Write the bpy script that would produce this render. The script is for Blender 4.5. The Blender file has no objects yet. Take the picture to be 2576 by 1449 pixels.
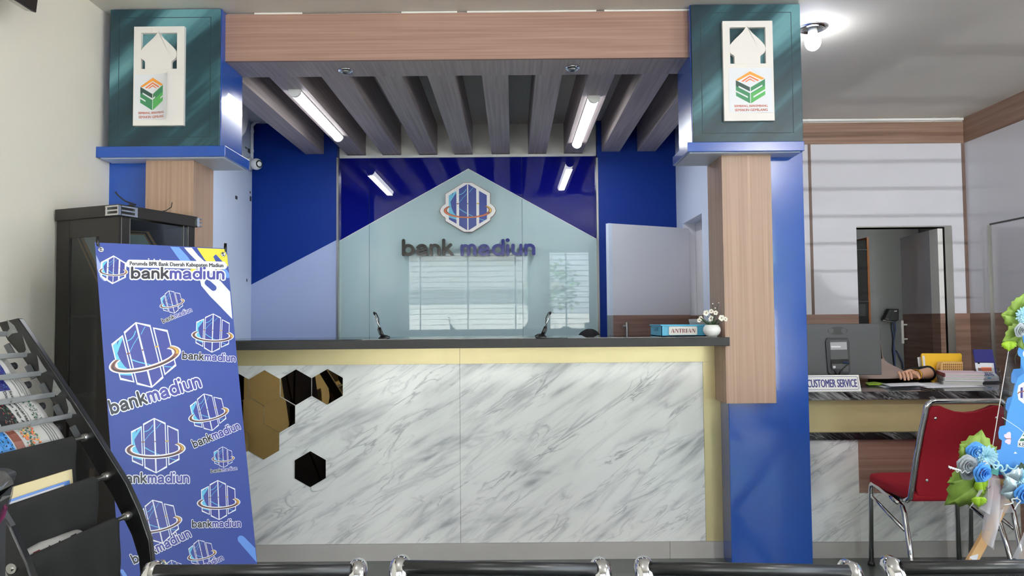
import bpy, math, random
from math import pi, sin, cos, radians
from mathutils import Vector, Matrix
random.seed(11)
S = bpy.context.scene
COL = S.collection

# ------------------------------------------------------------------ camera
F = 1870.0
CAMH = 1.328
PITCH, YAW, ROLL = radians(2.48), 0.0, -0.0085
RC = Matrix.Rotation(YAW, 3, 'Z') @ Matrix.Rotation(pi / 2 + PITCH, 3, 'X') @ Matrix.Rotation(ROLL, 3, 'Z')
cd = bpy.data.cameras.new('camera')
cam = bpy.data.objects.new('camera', cd)
COL.objects.link(cam)
cam.matrix_world = Matrix.Translation((0, 0, CAMH)) @ RC.to_4x4()
cd.sensor_width = 36.0
cd.lens = 36.0 * F / 2576.0
cd.clip_start = 0.02
S.camera = cam

# ------------------------------------------------------------------ light and exposure
S.view_settings.view_transform = 'Standard'
S.view_settings.look = 'None'
S.view_settings.gamma = 1.0
S.view_settings.use_curve_mapping = False
S.view_settings.exposure = 0.20
S.cycles.use_denoising = True
S.cycles.max_bounces = 10
S.cycles.diffuse_bounces = 6
S.cycles.sample_clamp_indirect = 8.0
S.cycles.caustics_reflective = False
S.cycles.caustics_refractive = False
wd = bpy.data.worlds.new('sky')
S.world = wd
wd.use_nodes = True
wn = wd.node_tree.nodes
bg = wn['Background']
sky = wn.new('ShaderNodeTexSky')
sky.sky_type = 'HOSEK_WILKIE'
sky.sun_direction = Vector((0.25, 0.55, 0.8)).normalized()
sky.turbidity = 6.0
sky.ground_albedo = 0.5
mixw = wn.new('ShaderNodeMixRGB')
mixw.inputs[0].default_value = 0.72
mixw.inputs[2].default_value = (0.90, 0.95, 1.0, 1)
wd.node_tree.links.new(sky.outputs[0], mixw.inputs[1])
wd.node_tree.links.new(mixw.outputs[0], bg.inputs[0])
SKY = 10.0
bg.inputs[1].default_value = SKY

def lamp(name, kind, loc, energy, col=(1, 1, 1), rot=(0, 0, 0), **kw):
    d = bpy.data.lights.new(name, kind)
    d.energy = energy
    d.color = col
    for k, v in kw.items():
        setattr(d, k, v)
    o = bpy.data.objects.new(name, d)
    COL.objects.link(o)
    o.location = loc
    o.rotation_euler = rot
    return o

# the sun stands behind the building and only reaches the yard outside the windows
sun = lamp('sun', 'SUN', (0, 0, 10), 80.0, (1.0, 0.96, 0.9), (radians(-38), radians(14), 0), angle=0.01)
Y_WIN = -2.0                                   # inner face of the window wall
WINDOWS = [(-2.08, 0.36, 0.14, 2.70), (0.70, 3.66, 0.14, 2.70)]
ADDED_SIDE_WINDOW = (-1.95, 2.3, 0.05, 2.75)          # unseen glazed opening, added in the side wall to light the room

# ------------------------------------------------------------------ helpers
def W(px, py, y):                              # the point of the photo's pixel on the plane at distance y
    d = RC @ Vector(((px - 1288.0) / F, -(py - 724.5) / F, -1.0))
    return Vector((0, 0, CAMH)) + d * (y / d.y)

def ZG(px, py, z):                             # ... on the level z
    d = RC @ Vector(((px - 1288.0) / F, -(py - 724.5) / F, -1.0))
    return Vector((0, 0, CAMH)) + d * ((z - CAMH) / d.z)

FR = {}

class MB:
    def __init__(s):
        s.v, s.f, s.m = [], [], []

    def add(s, verts, faces, m=0):
        o = len(s.v)
        s.v += [Vector(p) for p in verts]
        s.f += [tuple(i + o for i in f) for f in faces]
        s.m += [m] * len(faces)
        return s

    def box(s, x0, x1, y0, y1, z0, z1, m=0):
        v = [(x, y, z) for z in (z0, z1) for y in (y0, y1) for x in (x0, x1)]
        return s.add(v, [(0, 2, 3, 1), (4, 5, 7, 6), (0, 1, 5, 4), (2, 6, 7, 3), (0, 4, 6, 2), (1, 3, 7, 5)], m)

    def obox(s, M, sx, sy, sz, m=0):           # box centred on M
        n = len(s.v)
        s.box(-sx / 2, sx / 2, -sy / 2, sy / 2, -sz / 2, sz / 2, m)
        for i in range(n, len(s.v)):
            s.v[i] = M @ s.v[i]
        return s

    def slab(s, pts, off, m=0):                # polygon swept by a vector
        n = len(pts)
        pts = [Vector(p) for p in pts]
        off = Vector(off)
        v = pts + [p + off for p in pts]
        f = [tuple(range(n))[::-1], tuple(range(n, 2 * n))]
        f += [(i, (i + 1) % n, n + (i + 1) % n, n + i) for i in range(n)]
        return s.add(v, f, m)

    def tube(s, pts, r, n=10, closed=False, m=0, flat=1.0, up=None):
        pts = [Vector(p) for p in pts]
        k = len(pts)
        rr = r if isinstance(r, (list, tuple)) else [r] * k
        vs = []
        prev = None
        for i, p in enumerate(pts):
            if closed:
                t = pts[(i + 1) % k] - pts[i - 1]
            else:
                t = pts[min(i + 1, k - 1)] - pts[max(i - 1, 0)]
            t = t.normalized()
            a = Vector(up) if up is not None else (prev if prev is not None else (Vector((0, 0, 1)) if abs(t.z) < 0.9 else Vector((1, 0, 0))))
            a = (a - t * a.dot(t)).normalized()
            b = t.cross(a)
            prev = a
            for j in range(n):
                an = 2 * pi * j / n
                vs.append(p + (a * cos(an) * flat + b * sin(an)) * rr[i])
        fs = []
        for i in range(k if closed else k - 1):
            i2 = (i + 1) % k
            for j in range(n):
                j2 = (j + 1) % n
                fs.append((i * n + j, i * n + j2, i2 * n + j2, i2 * n + j))
        if not closed:
            fs.append(tuple(range(n))[::-1])
            fs.append(tuple((k - 1) * n + j for j in range(n)))
        return s.add(vs, fs, m)

    def lathe(s, prof, c=(0, 0, 0), n=24, M=None, m=0):   # profile of (r, z)
        vs, fs = [], []
        k = len(prof)
        for r, z in prof:
            for j in range(n):
                a = 2 * pi * j / n
                p = Vector((r * cos(a), r * sin(a), z))
                vs.append((M @ p if M is not None else p) + Vector(c))
        for i in range(k - 1):
            for j in range(n):
                j2 = (j + 1) % n
                fs.append((i * n + j, i * n + j2, (i + 1) * n + j2, (i + 1) * n + j))
        if prof[0][0] > 1e-6:
            fs.append(tuple(range(n))[::-1])
        if prof[-1][0] > 1e-6:
            fs.append(tuple((k - 1) * n + j for j in range(n)))
        return s.add(vs, fs, m)

    def ball(s, c, r, n=14, m=0, M=None):
        rx, ry, rz = r if isinstance(r, (list, tuple)) else (r, r, r)
        k = max(6, n // 2)
        pr = [(sin(pi * i / k), -cos(pi * i / k)) for i in range(k + 1)]
        L = Matrix.Diagonal((rx, ry, rz))
        if M is not None:
            L = M.to_3x3() @ L
        return s.lathe(pr, c, n, L, m)

    def grid(s, fn, nu, nv, m=0):
        vs = [fn(i / nu, j / nv) for j in range(nv + 1) for i in range(nu + 1)]
        fs = [(j * (nu + 1) + i, j * (nu + 1) + i + 1, (j + 1) * (nu + 1) + i + 1, (j + 1) * (nu + 1) + i)
              for j in range(nv) for i in range(nu)]
        return s.add(vs, fs, m)

    def build(s, name, mats, parent=None, smooth=False, bevel=0.0, solid=0.0, sub=0, label=None, angle=None, seg=2):
        me = bpy.data.meshes.new(name)
        inv = FR[parent].inverted() if parent is not None else None
        me.from_pydata([tuple(inv @ p) if inv is not None else tuple(p) for p in s.v], [], s.f)
        mats = mats if isinstance(mats, (list, tuple)) else [mats]
        for mm in mats:
            me.materials.append(mm)
        for p, i in zip(me.polygons, s.m):
            p.material_index = i
            p.use_smooth = smooth
        me.validate()
        me.update()
        o = bpy.data.objects.new(name, me)
        COL.objects.link(o)
        if parent is not None:
            o.parent = parent
            FR[o] = FR[parent]
        else:
            FR[o] = Matrix.Identity(4)
        if solid:
            md = o.modifiers.new('solid', 'SOLIDIFY')
            md.thickness = solid
            md.offset = 0
        if sub:
            md = o.modifiers.new('sub', 'SUBSURF')
            md.levels = md.render_levels = sub
        if bevel:
            md = o.modifiers.new('bevel', 'BEVEL')
            md.width = bevel
            md.segments = seg
            md.limit_method = 'ANGLE'
            md.angle_limit = radians(40)
        if smooth and angle:
            me.set_sharp_from_angle(angle=radians(angle))
        if label:
            o['label'] = label
        return o

def tag(o, label, cat, group=None):
    o['label'] = label
    o['category'] = cat
    if group:
        o['group'] = group
    return o

def thing(name, label, cat, loc=(0, 0, 0), rotz=0.0, group=None):
    o = bpy.data.objects.new(name, None)
    o.empty_display_size = 0.1
    COL.objects.link(o)
    o.location = loc
    o.rotation_euler = (0, 0, rotz)
    FR[o] = Matrix.Translation(Vector(loc)) @ Matrix.Rotation(rotz, 4, 'Z')
    return tag(o, label, cat, group)

def struct(o):
    o['kind'] = 'structure'
    return o

def dup(root, loc, rotz, label, group=None):   # a copy of a thing with copies of its parts and sub-parts
    r = root.copy()
    COL.objects.link(r)
    r.location = loc
    r.rotation_euler = (0, 0, rotz)
    r['label'] = label
    if group:
        r['group'] = group
    def rec(src, dst):
        for ch in [o for o in bpy.data.objects if o.parent == src]:
            c = ch.copy()
            COL.objects.link(c)
            c.parent = dst
            rec(ch, c)
    rec(root, r)
    return r

# ------------------------------------------------------------------ materials
def lin(c):
    return tuple(((v / 255.0) / 12.92 if v / 255.0 <= 0.04045 else ((v / 255.0 + 0.055) / 1.055) ** 2.4) for v in c) + (1.0,)

def mat(name, rgb, rough=0.5, metal=0.0, spec=0.5, coat=0.0, emit=0.0, bump=0.0, bscale=200.0, var=0.0, vscale=3.0, ior=1.5):
    m = bpy.data.materials.new(name)
    m.use_nodes = True
    nt = m.node_tree
    b = nt.nodes['Principled BSDF']
    c = lin(rgb)
    b.inputs['Base Color'].default_value = c
    b.inputs['Roughness'].default_value = rough
    b.inputs['Metallic'].default_value = metal
    b.inputs['Specular IOR Level'].default_value = spec
    b.inputs['IOR'].default_value = ior
    b.inputs['Coat Weight'].default_value = coat
    b.inputs['Coat Roughness'].default_value = 0.04
    if emit:
        b.inputs['Emission Color'].default_value = c
        b.inputs['Emission Strength'].default_value = emit
    tc = nt.nodes.new('ShaderNodeTexCoord')
    if var:
        n = nt.nodes.new('ShaderNodeTexNoise')
        n.inputs['Scale'].default_value = vscale
        n.inputs['Detail'].default_value = 6
        nt.links.new(tc.outputs['Object'], n.inputs['Vector'])
        mx = nt.nodes.new('ShaderNodeMixRGB')
        mx.blend_type = 'MULTIPLY'
        mx.inputs[1].default_value = c
        r = nt.nodes.new('ShaderNodeValToRGB')
        r.color_ramp.elements[0].position, r.color_ramp.elements[1].position = 0.3, 0.7
        r.color_ramp.elements[0].color = (1 - var, 1 - var, 1 - var, 1)
        mx.inputs[0].default_value = 1
        nt.links.new(n.outputs['Fac'], r.inputs[0])
        nt.links.new(r.outputs[0], mx.inputs[2])
        nt.links.new(mx.outputs[0], b.inputs['Base Color'])
    if bump:
        n = nt.nodes.new('ShaderNodeTexNoise')
        n.inputs['Scale'].default_value = bscale
        n.inputs['Detail'].default_value = 3
        nt.links.new(tc.outputs['Object'], n.inputs['Vector'])
        bp = nt.nodes.new('ShaderNodeBump')
        bp.inputs['Strength'].default_value = bump
        bp.inputs['Distance'].default_value = 0.002
        nt.links.new(n.outputs['Fac'], bp.inputs['Height'])
        nt.links.new(bp.outputs[0], b.inputs['Normal'])
    return m

def ramp(nt, stops):
    r = nt.nodes.new('ShaderNodeValToRGB')
    el = r.color_ramp.elements
    while len(el) < len(stops):
        el.new(0.5)
    for e, (p, c) in zip(el, stops):
        e.position = p
        e.color = c if len(c) == 4 else lin(c)
    return r

def wood(name, c0, c1, scale, rough=0.42, spec=0.4, off=0.0):   # fine straight laminate grain; scale is small along the grain
    m = mat(name, c0, rough, spec=spec)
    nt = m.node_tree
    b = nt.nodes['Principled BSDF']
    tc = nt.nodes.new('ShaderNodeTexCoord')
    mp = nt.nodes.new('ShaderNodeMapping')
    mp.inputs['Scale'].default_value = scale
    mp.inputs['Location'].default_value = (off, off * 1.7, off * 0.6)
    nt.links.new(tc.outputs['Object'], mp.inputs['Vector'])
    n = nt.nodes.new('ShaderNodeTexNoise')
    n.inputs['Scale'].default_value = 1.0
    n.inputs['Detail'].default_value = 5
    n.inputs['Distortion'].default_value = 0.25
    nt.links.new(mp.outputs[0], n.inputs['Vector'])
    mid = tuple((a * 0.55 + d * 0.45) for a, d in zip(c0, c1))
    r = ramp(nt, [(0.28, c1), (0.46, mid), (0.60, c0), (0.78, tuple(min(255, v * 1.10) for v in c0))])
    nt.links.new(n.outputs['Fac'], r.inputs[0])
    nt.links.new(r.outputs[0], b.inputs['Base Color'])
    return m

def marble(name, base, vein, ang, sc=1.0, rough=0.12, cover=(0.0, 0.05), soft=0.35, off=0.0):
    m = mat(name, base, rough)
    nt = m.node_tree
    b = nt.nodes['Principled BSDF']
    tc = nt.nodes.new('ShaderNodeTexCoord')
    m0 = nt.nodes.new('ShaderNodeMapping')
    m0.inputs['Rotation'].default_value = (0, radians(ang), 0)
    m0.inputs['Location'].default_value = (off, 0, off * 0.7)
    nt.links.new(tc.outputs['Object'], m0.inputs['Vector'])
    mp = nt.nodes.new('ShaderNodeMapping')
    mp.inputs['Scale'].default_value = (1.0 * sc, 2 * sc, 5.2 * sc)
    nt.links.new(m0.outputs[0], mp.inputs['Vector'])
    cur = None
    for k, (s_, d_, w_, dist) in enumerate(((1.0, 7, 0.018, 0.9), (2.1, 8, 0.026, 1.2), (0.55, 6, 0.024, 0.6))):
        n = nt.nodes.new('ShaderNodeTexNoise')
        n.inputs['Scale'].default_value = s_
        n.inputs['Detail'].default_value = d_
        n.inputs['Distortion'].default_value = dist
        nt.links.new(mp.outputs[0], n.inputs['Vector'])
        su = nt.nodes.new('ShaderNodeMath')
        su.operation = 'SUBTRACT'
        su.inputs[1].default_value = 0.5
        nt.links.new(n.outputs['Fac'], su.inputs[0])
        ab = nt.nodes.new('ShaderNodeMath')
        ab.operation = 'ABSOLUTE'
        nt.links.new(su.outputs[0], ab.inputs[0])
        r = ramp(nt, [(0.0, (1, 1, 1, 1)), (w_, (0.32 if k != 1 else 0.15,) * 3 + (1,)), (w_ * 2.6, (0, 0, 0, 1))])
        nt.links.new(ab.outputs[0], r.inputs[0])
        # veins come and go along a broad patchy mask
        n2 = nt.nodes.new('ShaderNodeTexNoise')
        n2.inputs['Scale'].default_value = 0.8 + 0.9 * k
        n2.inputs['Detail'].default_value = 3
        nt.links.new(mp.outputs[0], n2.inputs['Vector'])
        r2 = ramp(nt, [(0.42, (0, 0, 0, 1)), (0.66, (1, 1, 1, 1))])
        nt.links.new(n2.outputs['Fac'], r2.inputs[0])
        mu = nt.nodes.new('ShaderNodeMath')
        mu.operation = 'MULTIPLY'
        nt.links.new(r.outputs[0], mu.inputs[0])
        nt.links.new(r2.outputs[0], mu.inputs[1])
        if cur is None:
            cur = mu
        else:
            mx = nt.nodes.new('ShaderNodeMath')
            mx.operation = 'MAXIMUM'
            nt.links.new(cur.outputs[0], mx.inputs[0])
            nt.links.new(mu.outputs[0], mx.inputs[1])
            cur = mx
    n3 = nt.nodes.new('ShaderNodeTexNoise')
    n3.inputs['Scale'].default_value = 1.6
    n3.inputs['Detail'].default_value = 5
    nt.links.new(mp.outputs[0], n3.inputs['Vector'])
    r3 = ramp(nt, [(0.46, (0, 0, 0, 1)), (0.75, (soft, soft, soft, 1))])
    nt.links.new(n3.outputs['Fac'], r3.inputs[0])
    mx = nt.nodes.new('ShaderNodeMath')
    mx.operation = 'MAXIMUM'
    nt.links.new(cur.outputs[0], mx.inputs[0])
    nt.links.new(r3.outputs[0], mx.inputs[1])
    mc = nt.nodes.new('ShaderNodeMixRGB')
    mc.inputs[1].default_value = lin(base)
    mc.inputs[2].default_value = lin(vein)
    nt.links.new(mx.outputs[0], mc.inputs[0])
    nt.links.new(mc.outputs[0], b.inputs['Base Color'])
    return m

def clear(name, tint, fac, rough=0.02, fres=1.0):        # thin see-through sheet: mostly transparent, partly glossy
    m = bpy.data.materials.new(name)
    m.use_nodes = True
    nt = m.node_tree
    nt.nodes.remove(nt.nodes['Principled BSDF'])
    out = nt.nodes['Material Output']
    t = nt.nodes.new('ShaderNodeBsdfTransparent')
    t.inputs[0].default_value = lin(tint)
    g = nt.nodes.new('ShaderNodeBsdfGlossy')
    g.inputs['Roughness'].default_value = rough
    mx = nt.nodes.new('ShaderNodeMixShader')
    fr = nt.nodes.new('ShaderNodeFresnel')
    fr.inputs[0].default_value = 1.45
    ad = nt.nodes.new('ShaderNodeMath')
    ad.operation = 'MULTIPLY_ADD'
    ad.inputs[1].default_value = fres
    ad.inputs[2].default_value = fac
    nt.links.new(fr.outputs[0], ad.inputs[0])
    nt.links.new(ad.outputs[0], mx.inputs[0])
    nt.links.new(t.outputs[0], mx.inputs[1])
    nt.links.new(g.outputs[0], mx.inputs[2])
    nt.links.new(mx.outputs[0], out.inputs[0])
    return m

def veil(name, rgb, alpha):                    # thin cloth that lets part of the view through
    m = mat(name, rgb, 0.8)
    m.node_tree.nodes['Principled BSDF'].inputs['Alpha'].default_value = alpha
    return m

def teal_mat():                                # painted board with brushed slanting lighter streaks
    m = mat('teal_streaked_paint', (33, 70, 78), 0.38, spec=0.4)
    nt = m.node_tree
    b = nt.nodes['Principled BSDF']
    tc = nt.nodes.new('ShaderNodeTexCoord')
    m0 = nt.nodes.new('ShaderNodeMapping')
    m0.inputs['Rotation'].default_value = (0, radians(42), 0)
    nt.links.new(tc.outputs['Object'], m0.inputs['Vector'])
    mp = nt.nodes.new('ShaderNodeMapping')
    mp.inputs['Scale'].default_value = (0.55, 1, 5.2)
    nt.links.new(m0.outputs[0], mp.inputs['Vector'])
    n = nt.nodes.new('ShaderNodeTexNoise')
    n.inputs['Scale'].default_value = 1.15
    n.inputs['Detail'].default_value = 3
    nt.links.new(mp.outputs[0], n.inputs['Vector'])
    r = ramp(nt, [(0.40, (26, 48, 57)), (0.51, (32, 64, 73)), (0.61, (72, 114, 124)), (0.70, (100, 146, 154))])
    nt.links.new(n.outputs['Fac'], r.inputs[0])
    nt.links.new(r.outputs[0], b.inputs['Base Color'])
    n2 = nt.nodes.new('ShaderNodeTexNoise')
    n2.inputs['Scale'].default_value = 260
    nt.links.new(tc.outputs['Object'], n2.inputs['Vector'])
    bp = nt.nodes.new('ShaderNodeBump')
    bp.inputs['Strength'].default_value = 0.25
    bp.inputs['Distance'].default_value = 0.001
    nt.links.new(n2.outputs['Fac'], bp.inputs['Height'])
    nt.links.new(bp.outputs[0], b.inputs['Normal'])
    return m

K = dict(
    wall=mat('cream_wall_paint', (228, 221, 208), 0.75, var=0.04, vscale=1.3, bump=0.05),
    ceil=mat('ceiling_paint', (226, 221, 213), 0.7, var=0.03),
    cool=mat('cool_lit_white_panel', (206, 216, 234), 0.4),  # white surface with the tube lamps' cool light put into its colour
    white=mat('glossy_white_panel', (214, 213, 220), 0.12, coat=0.3),
    whitem=mat('white_matt', (232, 230, 226), 0.6),
    plaque=mat('white_painted_board', (236, 230, 226), 0.65, bump=0.1, bscale=90),
    blue=mat('blue_wall_panel', (0, 42, 128), 0.5, spec=0.2),
    bluep=mat('blue_pillar_laminate', (22, 72, 160), 0.22, coat=0.5, var=0.05, vscale=6),
    lav=mat('pale_lavender_panel', (158, 170, 208), 0.45),
    bglass=mat('blue_back_painted_glass', (10, 14, 106), 0.015, ior=1.6),
    aqua=mat('pale_aqua_back_painted_glass', (168, 190, 194), 0.015, ior=1.55),
    woodh=wood('laminate_grain_across', (157, 126, 113), (137, 105, 93), (1.1, 1.1, 75)),
    woodv=wood('laminate_grain_upright', (168, 140, 122), (149, 120, 104), (85, 85, 0.8)),
    woods=wood('laminate_slat', (176, 164, 162), (152, 139, 137), (60, 1.2, 60), 0.5),
    woodd=wood('laminate_wainscot', (152, 122, 108), (122, 94, 82), (1.2, 1.2, 34), 0.3),
    woodside=wood('laminate_wainscot_side', (152, 122, 108), (122, 94, 82), (1.2, 1.2, 34), 0.3),
    woodtside=wood('laminate_trim_band_side', (148, 120, 104), (120, 94, 80), (1.1, 1.1, 34), 0.4, off=3.0),
    woodt=wood('laminate_trim_band', (148, 120, 104), (120, 94, 80), (1.1, 1.1, 34), 0.4, off=3.0),
    teal=teal_mat(),
    tealdk=mat('groove_dark_teal', (22, 46, 52), 0.6),
    marble=marble('white_marble_panel', (242, 242, 240), (166, 168, 173), 33, 1.0, soft=0.10),
    bmarble=marble('black_marble', (24, 24, 26), (150, 150, 152), -30, 2.0, 0.06, soft=0.12),
    granite=mat('dark_grey_counter_top', (38, 38, 40), 0.6, var=0.35, vscale=60),
    gold=mat('pale_gold_laminate', (204, 190, 144), 0.32, metal=0.3, var=0.05, vscale=9),
    goldm=mat('gold_mirror', (122, 102, 66), 0.02, metal=1.0),
    tile=mat('grey_skirting_tile', (184, 180, 178), 0.35, var=0.08, vscale=4),
    floor=mat('grey_green_floor_tile', (92, 98, 94), 0.12, var=0.10, vscale=2),
    black=mat('black_lacquer', (14, 13, 14), 0.3),
    blackm=mat('black_matt', (18, 18, 19), 0.65),
    blackp=mat('black_plastic', (20, 21, 23), 0.35),
    espresso=mat('dark_espresso_wood', (30, 26, 24), 0.35),
    cloth=mat('black_canvas', (30, 30, 29), 0.9, bump=0.2, bscale=600, var=0.25, vscale=8),
    grey=mat('mid_grey_plastic', (74, 76, 78), 0.5, bump=0.05),
    lgrey=mat('light_grey', (170, 170, 172), 0.5),
    dgrey=mat('dark_grey', (48, 49, 52), 0.5),
    chrome=mat('chrome', (220, 220, 222), 0.07, metal=1.0),
    steel=mat('brushed_steel', (176, 174, 170), 0.3, metal=1.0),
    alu=mat('aluminium_strip', (190, 192, 194), 0.38, metal=0.8),
    bare=mat('worn_grey_patch', (120, 120, 118), 0.8, var=0.3, vscale=60),
    framew=mat('light_brown_moulding', (206, 150, 92), 0.4),
    cream=mat('cream_paper', (232, 216, 170), 0.7),
    joint=mat('brown_joint_strip', (112, 90, 80), 0.5),
    red=mat('red_upholstery', (160, 10, 34), 0.85, bump=0.25, bscale=900),
    lit=mat('tube_lit', (250, 252, 255), 0.5, emit=9.0),
    bulb=mat('bulb_lit', (250, 252, 255), 0.5, emit=40.0),
    glow=mat('spot_lens', (255, 246, 226), 0.3, emit=1.2),
    yellow=mat('yellow_card', (236, 186, 34), 0.55),
    beige=mat('beige_plastic', (224, 182, 116), 0.5),
    paper=mat('white_paper', (232, 232, 238), 0.7),
    news=mat('newsprint', (186, 184, 180), 0.8, var=0.06, vscale=20),
    ink=mat('black_ink', (24, 24, 28), 0.7),
    inkg=mat('grey_ink', (128, 126, 124), 0.8),
    navy=mat('navy_print', (26, 28, 110), 0.5),
    cyan=mat('sky_blue_plastic', (78, 176, 214), 0.4),
    cyand=mat('sky_blue_plastic_hole', (58, 136, 172), 0.5),
    ceramic=mat('white_ceramic', (244, 243, 240), 0.08, coat=0.5),
    leafd=mat('dark_green_leaf', (38, 62, 40), 0.5),
    leaf=mat('green_leaf', (132, 162, 66), 0.55, var=0.2, vscale=30),
    leafb=mat('bright_green_leaf', (150, 190, 40), 0.5),
    petal=mat('white_petal', (244, 240, 226), 0.6),
    maroon=mat('maroon_print', (110, 22, 34), 0.5),
    skin=mat('skin', (206, 158, 130), 0.5),
    hair=mat('black_hair', (12, 11, 12), 0.75, spec=0.2, bump=0.6, bscale=350),
    hijab=mat('mauve_grey_cloth', (158, 138, 132), 0.85, bump=0.1, bscale=500),
    blackc=mat('black_cloth', (18, 17, 18), 0.9),
    gilt=mat('gilt_metal', (196, 150, 60), 0.25, metal=1.0),
    brown=mat('brown_wood_frame', (150, 92, 46), 0.45),
    trophy=mat('brown_carved_wood', (116, 66, 44), 0.5),
    pine=mat('pale_pine', (214, 170, 116), 0.55, var=0.15, vscale=14),
    boardblue=mat('sky_blue_print', (62, 130, 200), 0.35),
    boardw=mat('white_print', (238, 240, 242), 0.5),
    pink=mat('pale_pink_print', (226, 200, 212), 0.5),
    green=mat('green_print', (32, 96, 66), 0.5),
    flb=mat('blue_petal', (76, 150, 226), 0.6),
    fll=mat('pale_blue_petal', (190, 232, 246), 0.6),
    flg=mat('grey_petal', (166, 172, 178), 0.65),
    fls=mat('silver_petal', (184, 204, 212), 0.3, metal=0.3),
    teals=mat('mint_ribbon', (110, 190, 176), 0.4),
    tulle=veil('white_tulle', (228, 224, 230), 0.42),
    acrylic=clear('clear_acrylic', (235, 238, 240), 0.02),
    smoked=clear('smoked_cabinet_glass', (200, 206, 206), 0.0, 0.02, 0.14),
    sheet=clear('clear_plastic_wrap', (225, 225, 232), 0.10, 0.08),
    banner=mat('blue_banner_vinyl', (50, 71, 150), 0.5),
    banl=mat('banner_light_blue', (100, 146, 222), 0.34),
    banw=mat('banner_white', (240, 240, 244), 0.34),
    bany=mat('banner_yellow', (226, 214, 62), 0.34),
    banv=mat('banner_lilac', (150, 164, 216), 0.34),
    bang=mat('banner_logo_blue', (46, 56, 142), 0.34),
    banc=mat('banner_logo_cyan', (96, 190, 226), 0.34),
    bank=mat('banner_black', (20, 20, 30), 0.34),
    banx=mat('banner_word_blue', (62, 62, 150), 0.34),
    bronze=mat('bronze_print', (128, 74, 58), 0.34),
    goldp=mat('gold_print', (206, 164, 62), 0.34),
    lblue=mat('sign_blue', (22, 48, 132), 0.35),
    lcyan=mat('sign_cyan', (96, 178, 206), 0.35),
    letk=mat('black_acrylic_letter', (22, 24, 27), 0.12, coat=0.1),
    letb=mat('navy_acrylic_letter', (26, 38, 118), 0.12, coat=0.1),
    orange=mat('orange_print', (228, 150, 60), 0.5),
    orange2=mat('deep_orange_print', (222, 112, 62), 0.5),
    g1=mat('deep_green_print', (44, 74, 66), 0.5),
    g2=mat('sea_green_print', (58, 128, 88), 0.5),
    g3=mat('leaf_green_print', (82, 164, 88), 0.5),
    rust=mat('rust_print', (180, 88, 66), 0.5),
    redp=mat('red_print', (206, 60, 50), 0.5),
    cable=mat('blue_cable', (38, 56, 96), 0.5),
    asphalt=mat('yard_paving', (204, 202, 196), 0.9, var=0.2, vscale=2),
    plaster=mat('white_plaster', (222, 220, 214), 0.9, var=0.1, vscale=2),
    roof=mat('grey_roof_tiles', (150, 146, 142), 0.9, var=0.2, vscale=8),
    mint=mat('mint_paint', (150, 200, 180), 0.8),
    treel=mat('tree_leaves', (96, 128, 70), 0.8, var=0.5, vscale=6),
    bark=mat('bark', (90, 76, 60), 0.9),
    blind=mat('backlit_grey_blind_slat', (120, 122, 124), 0.5),  # white slats darkened in colour to look backlit
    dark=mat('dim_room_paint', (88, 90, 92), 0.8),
    magenta=mat('magenta_print', (150, 20, 90), 0.4),
    sage=mat('khaki_back', (60, 66, 58), 0.6),
    cert=mat('pale_certificate', (226, 238, 240), 0.5),
)

# ------------------------------------------------------------------ flat artwork: lettering and emblems
def poly(pts):
    return [tuple(p) for p in pts], [tuple(range(len(pts)))]

def stroke(path, r, closed=False, ncap=7):
    v, f = [], []
    n = len(path)
    P_ = [Vector((a, b)) for a, b in path]
    for i, p in enumerate(P_):
        if closed:
            t = P_[(i + 1) % n] - P_[i - 1]
        else:
            t = P_[min(i + 1, n - 1)] - P_[max(i - 1, 0)]
        t.normalize()
        nn = Vector((-t.y, t.x)) * r
        v += [tuple(p + nn), tuple(p - nn)]
    for i in range(n if closed else n - 1):
        a, b = 2 * i, 2 * ((i + 1) % n)
        f.append((a, a + 1, b + 1, b))
    if not closed:
        for i, sg in ((0, 1), (n - 1, -1)):
            t = (P_[1] - P_[0]) if i == 0 else (P_[-1] - P_[-2])
            a0 = math.atan2(t.y, t.x) + pi / 2
            ids = [2 * i]
            for k in range(1, ncap):
                a = a0 + sg * pi * k / ncap
                v.append((P_[i].x + cos(a) * r, P_[i].y + sin(a) * r))
                ids.append(len(v) - 1)
            ids.append(2 * i + 1)
            f.append(tuple(ids) if sg > 0 else tuple(ids[::-1]))
    return v, f

def arc(cx, cy, rx, ry, a0, a1, n=10):
    return [(cx + rx * cos(radians(a0 + (a1 - a0) * i / n)), cy + ry * sin(radians(a0 + (a1 - a0) * i / n))) for i in range(n + 1)]

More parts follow.
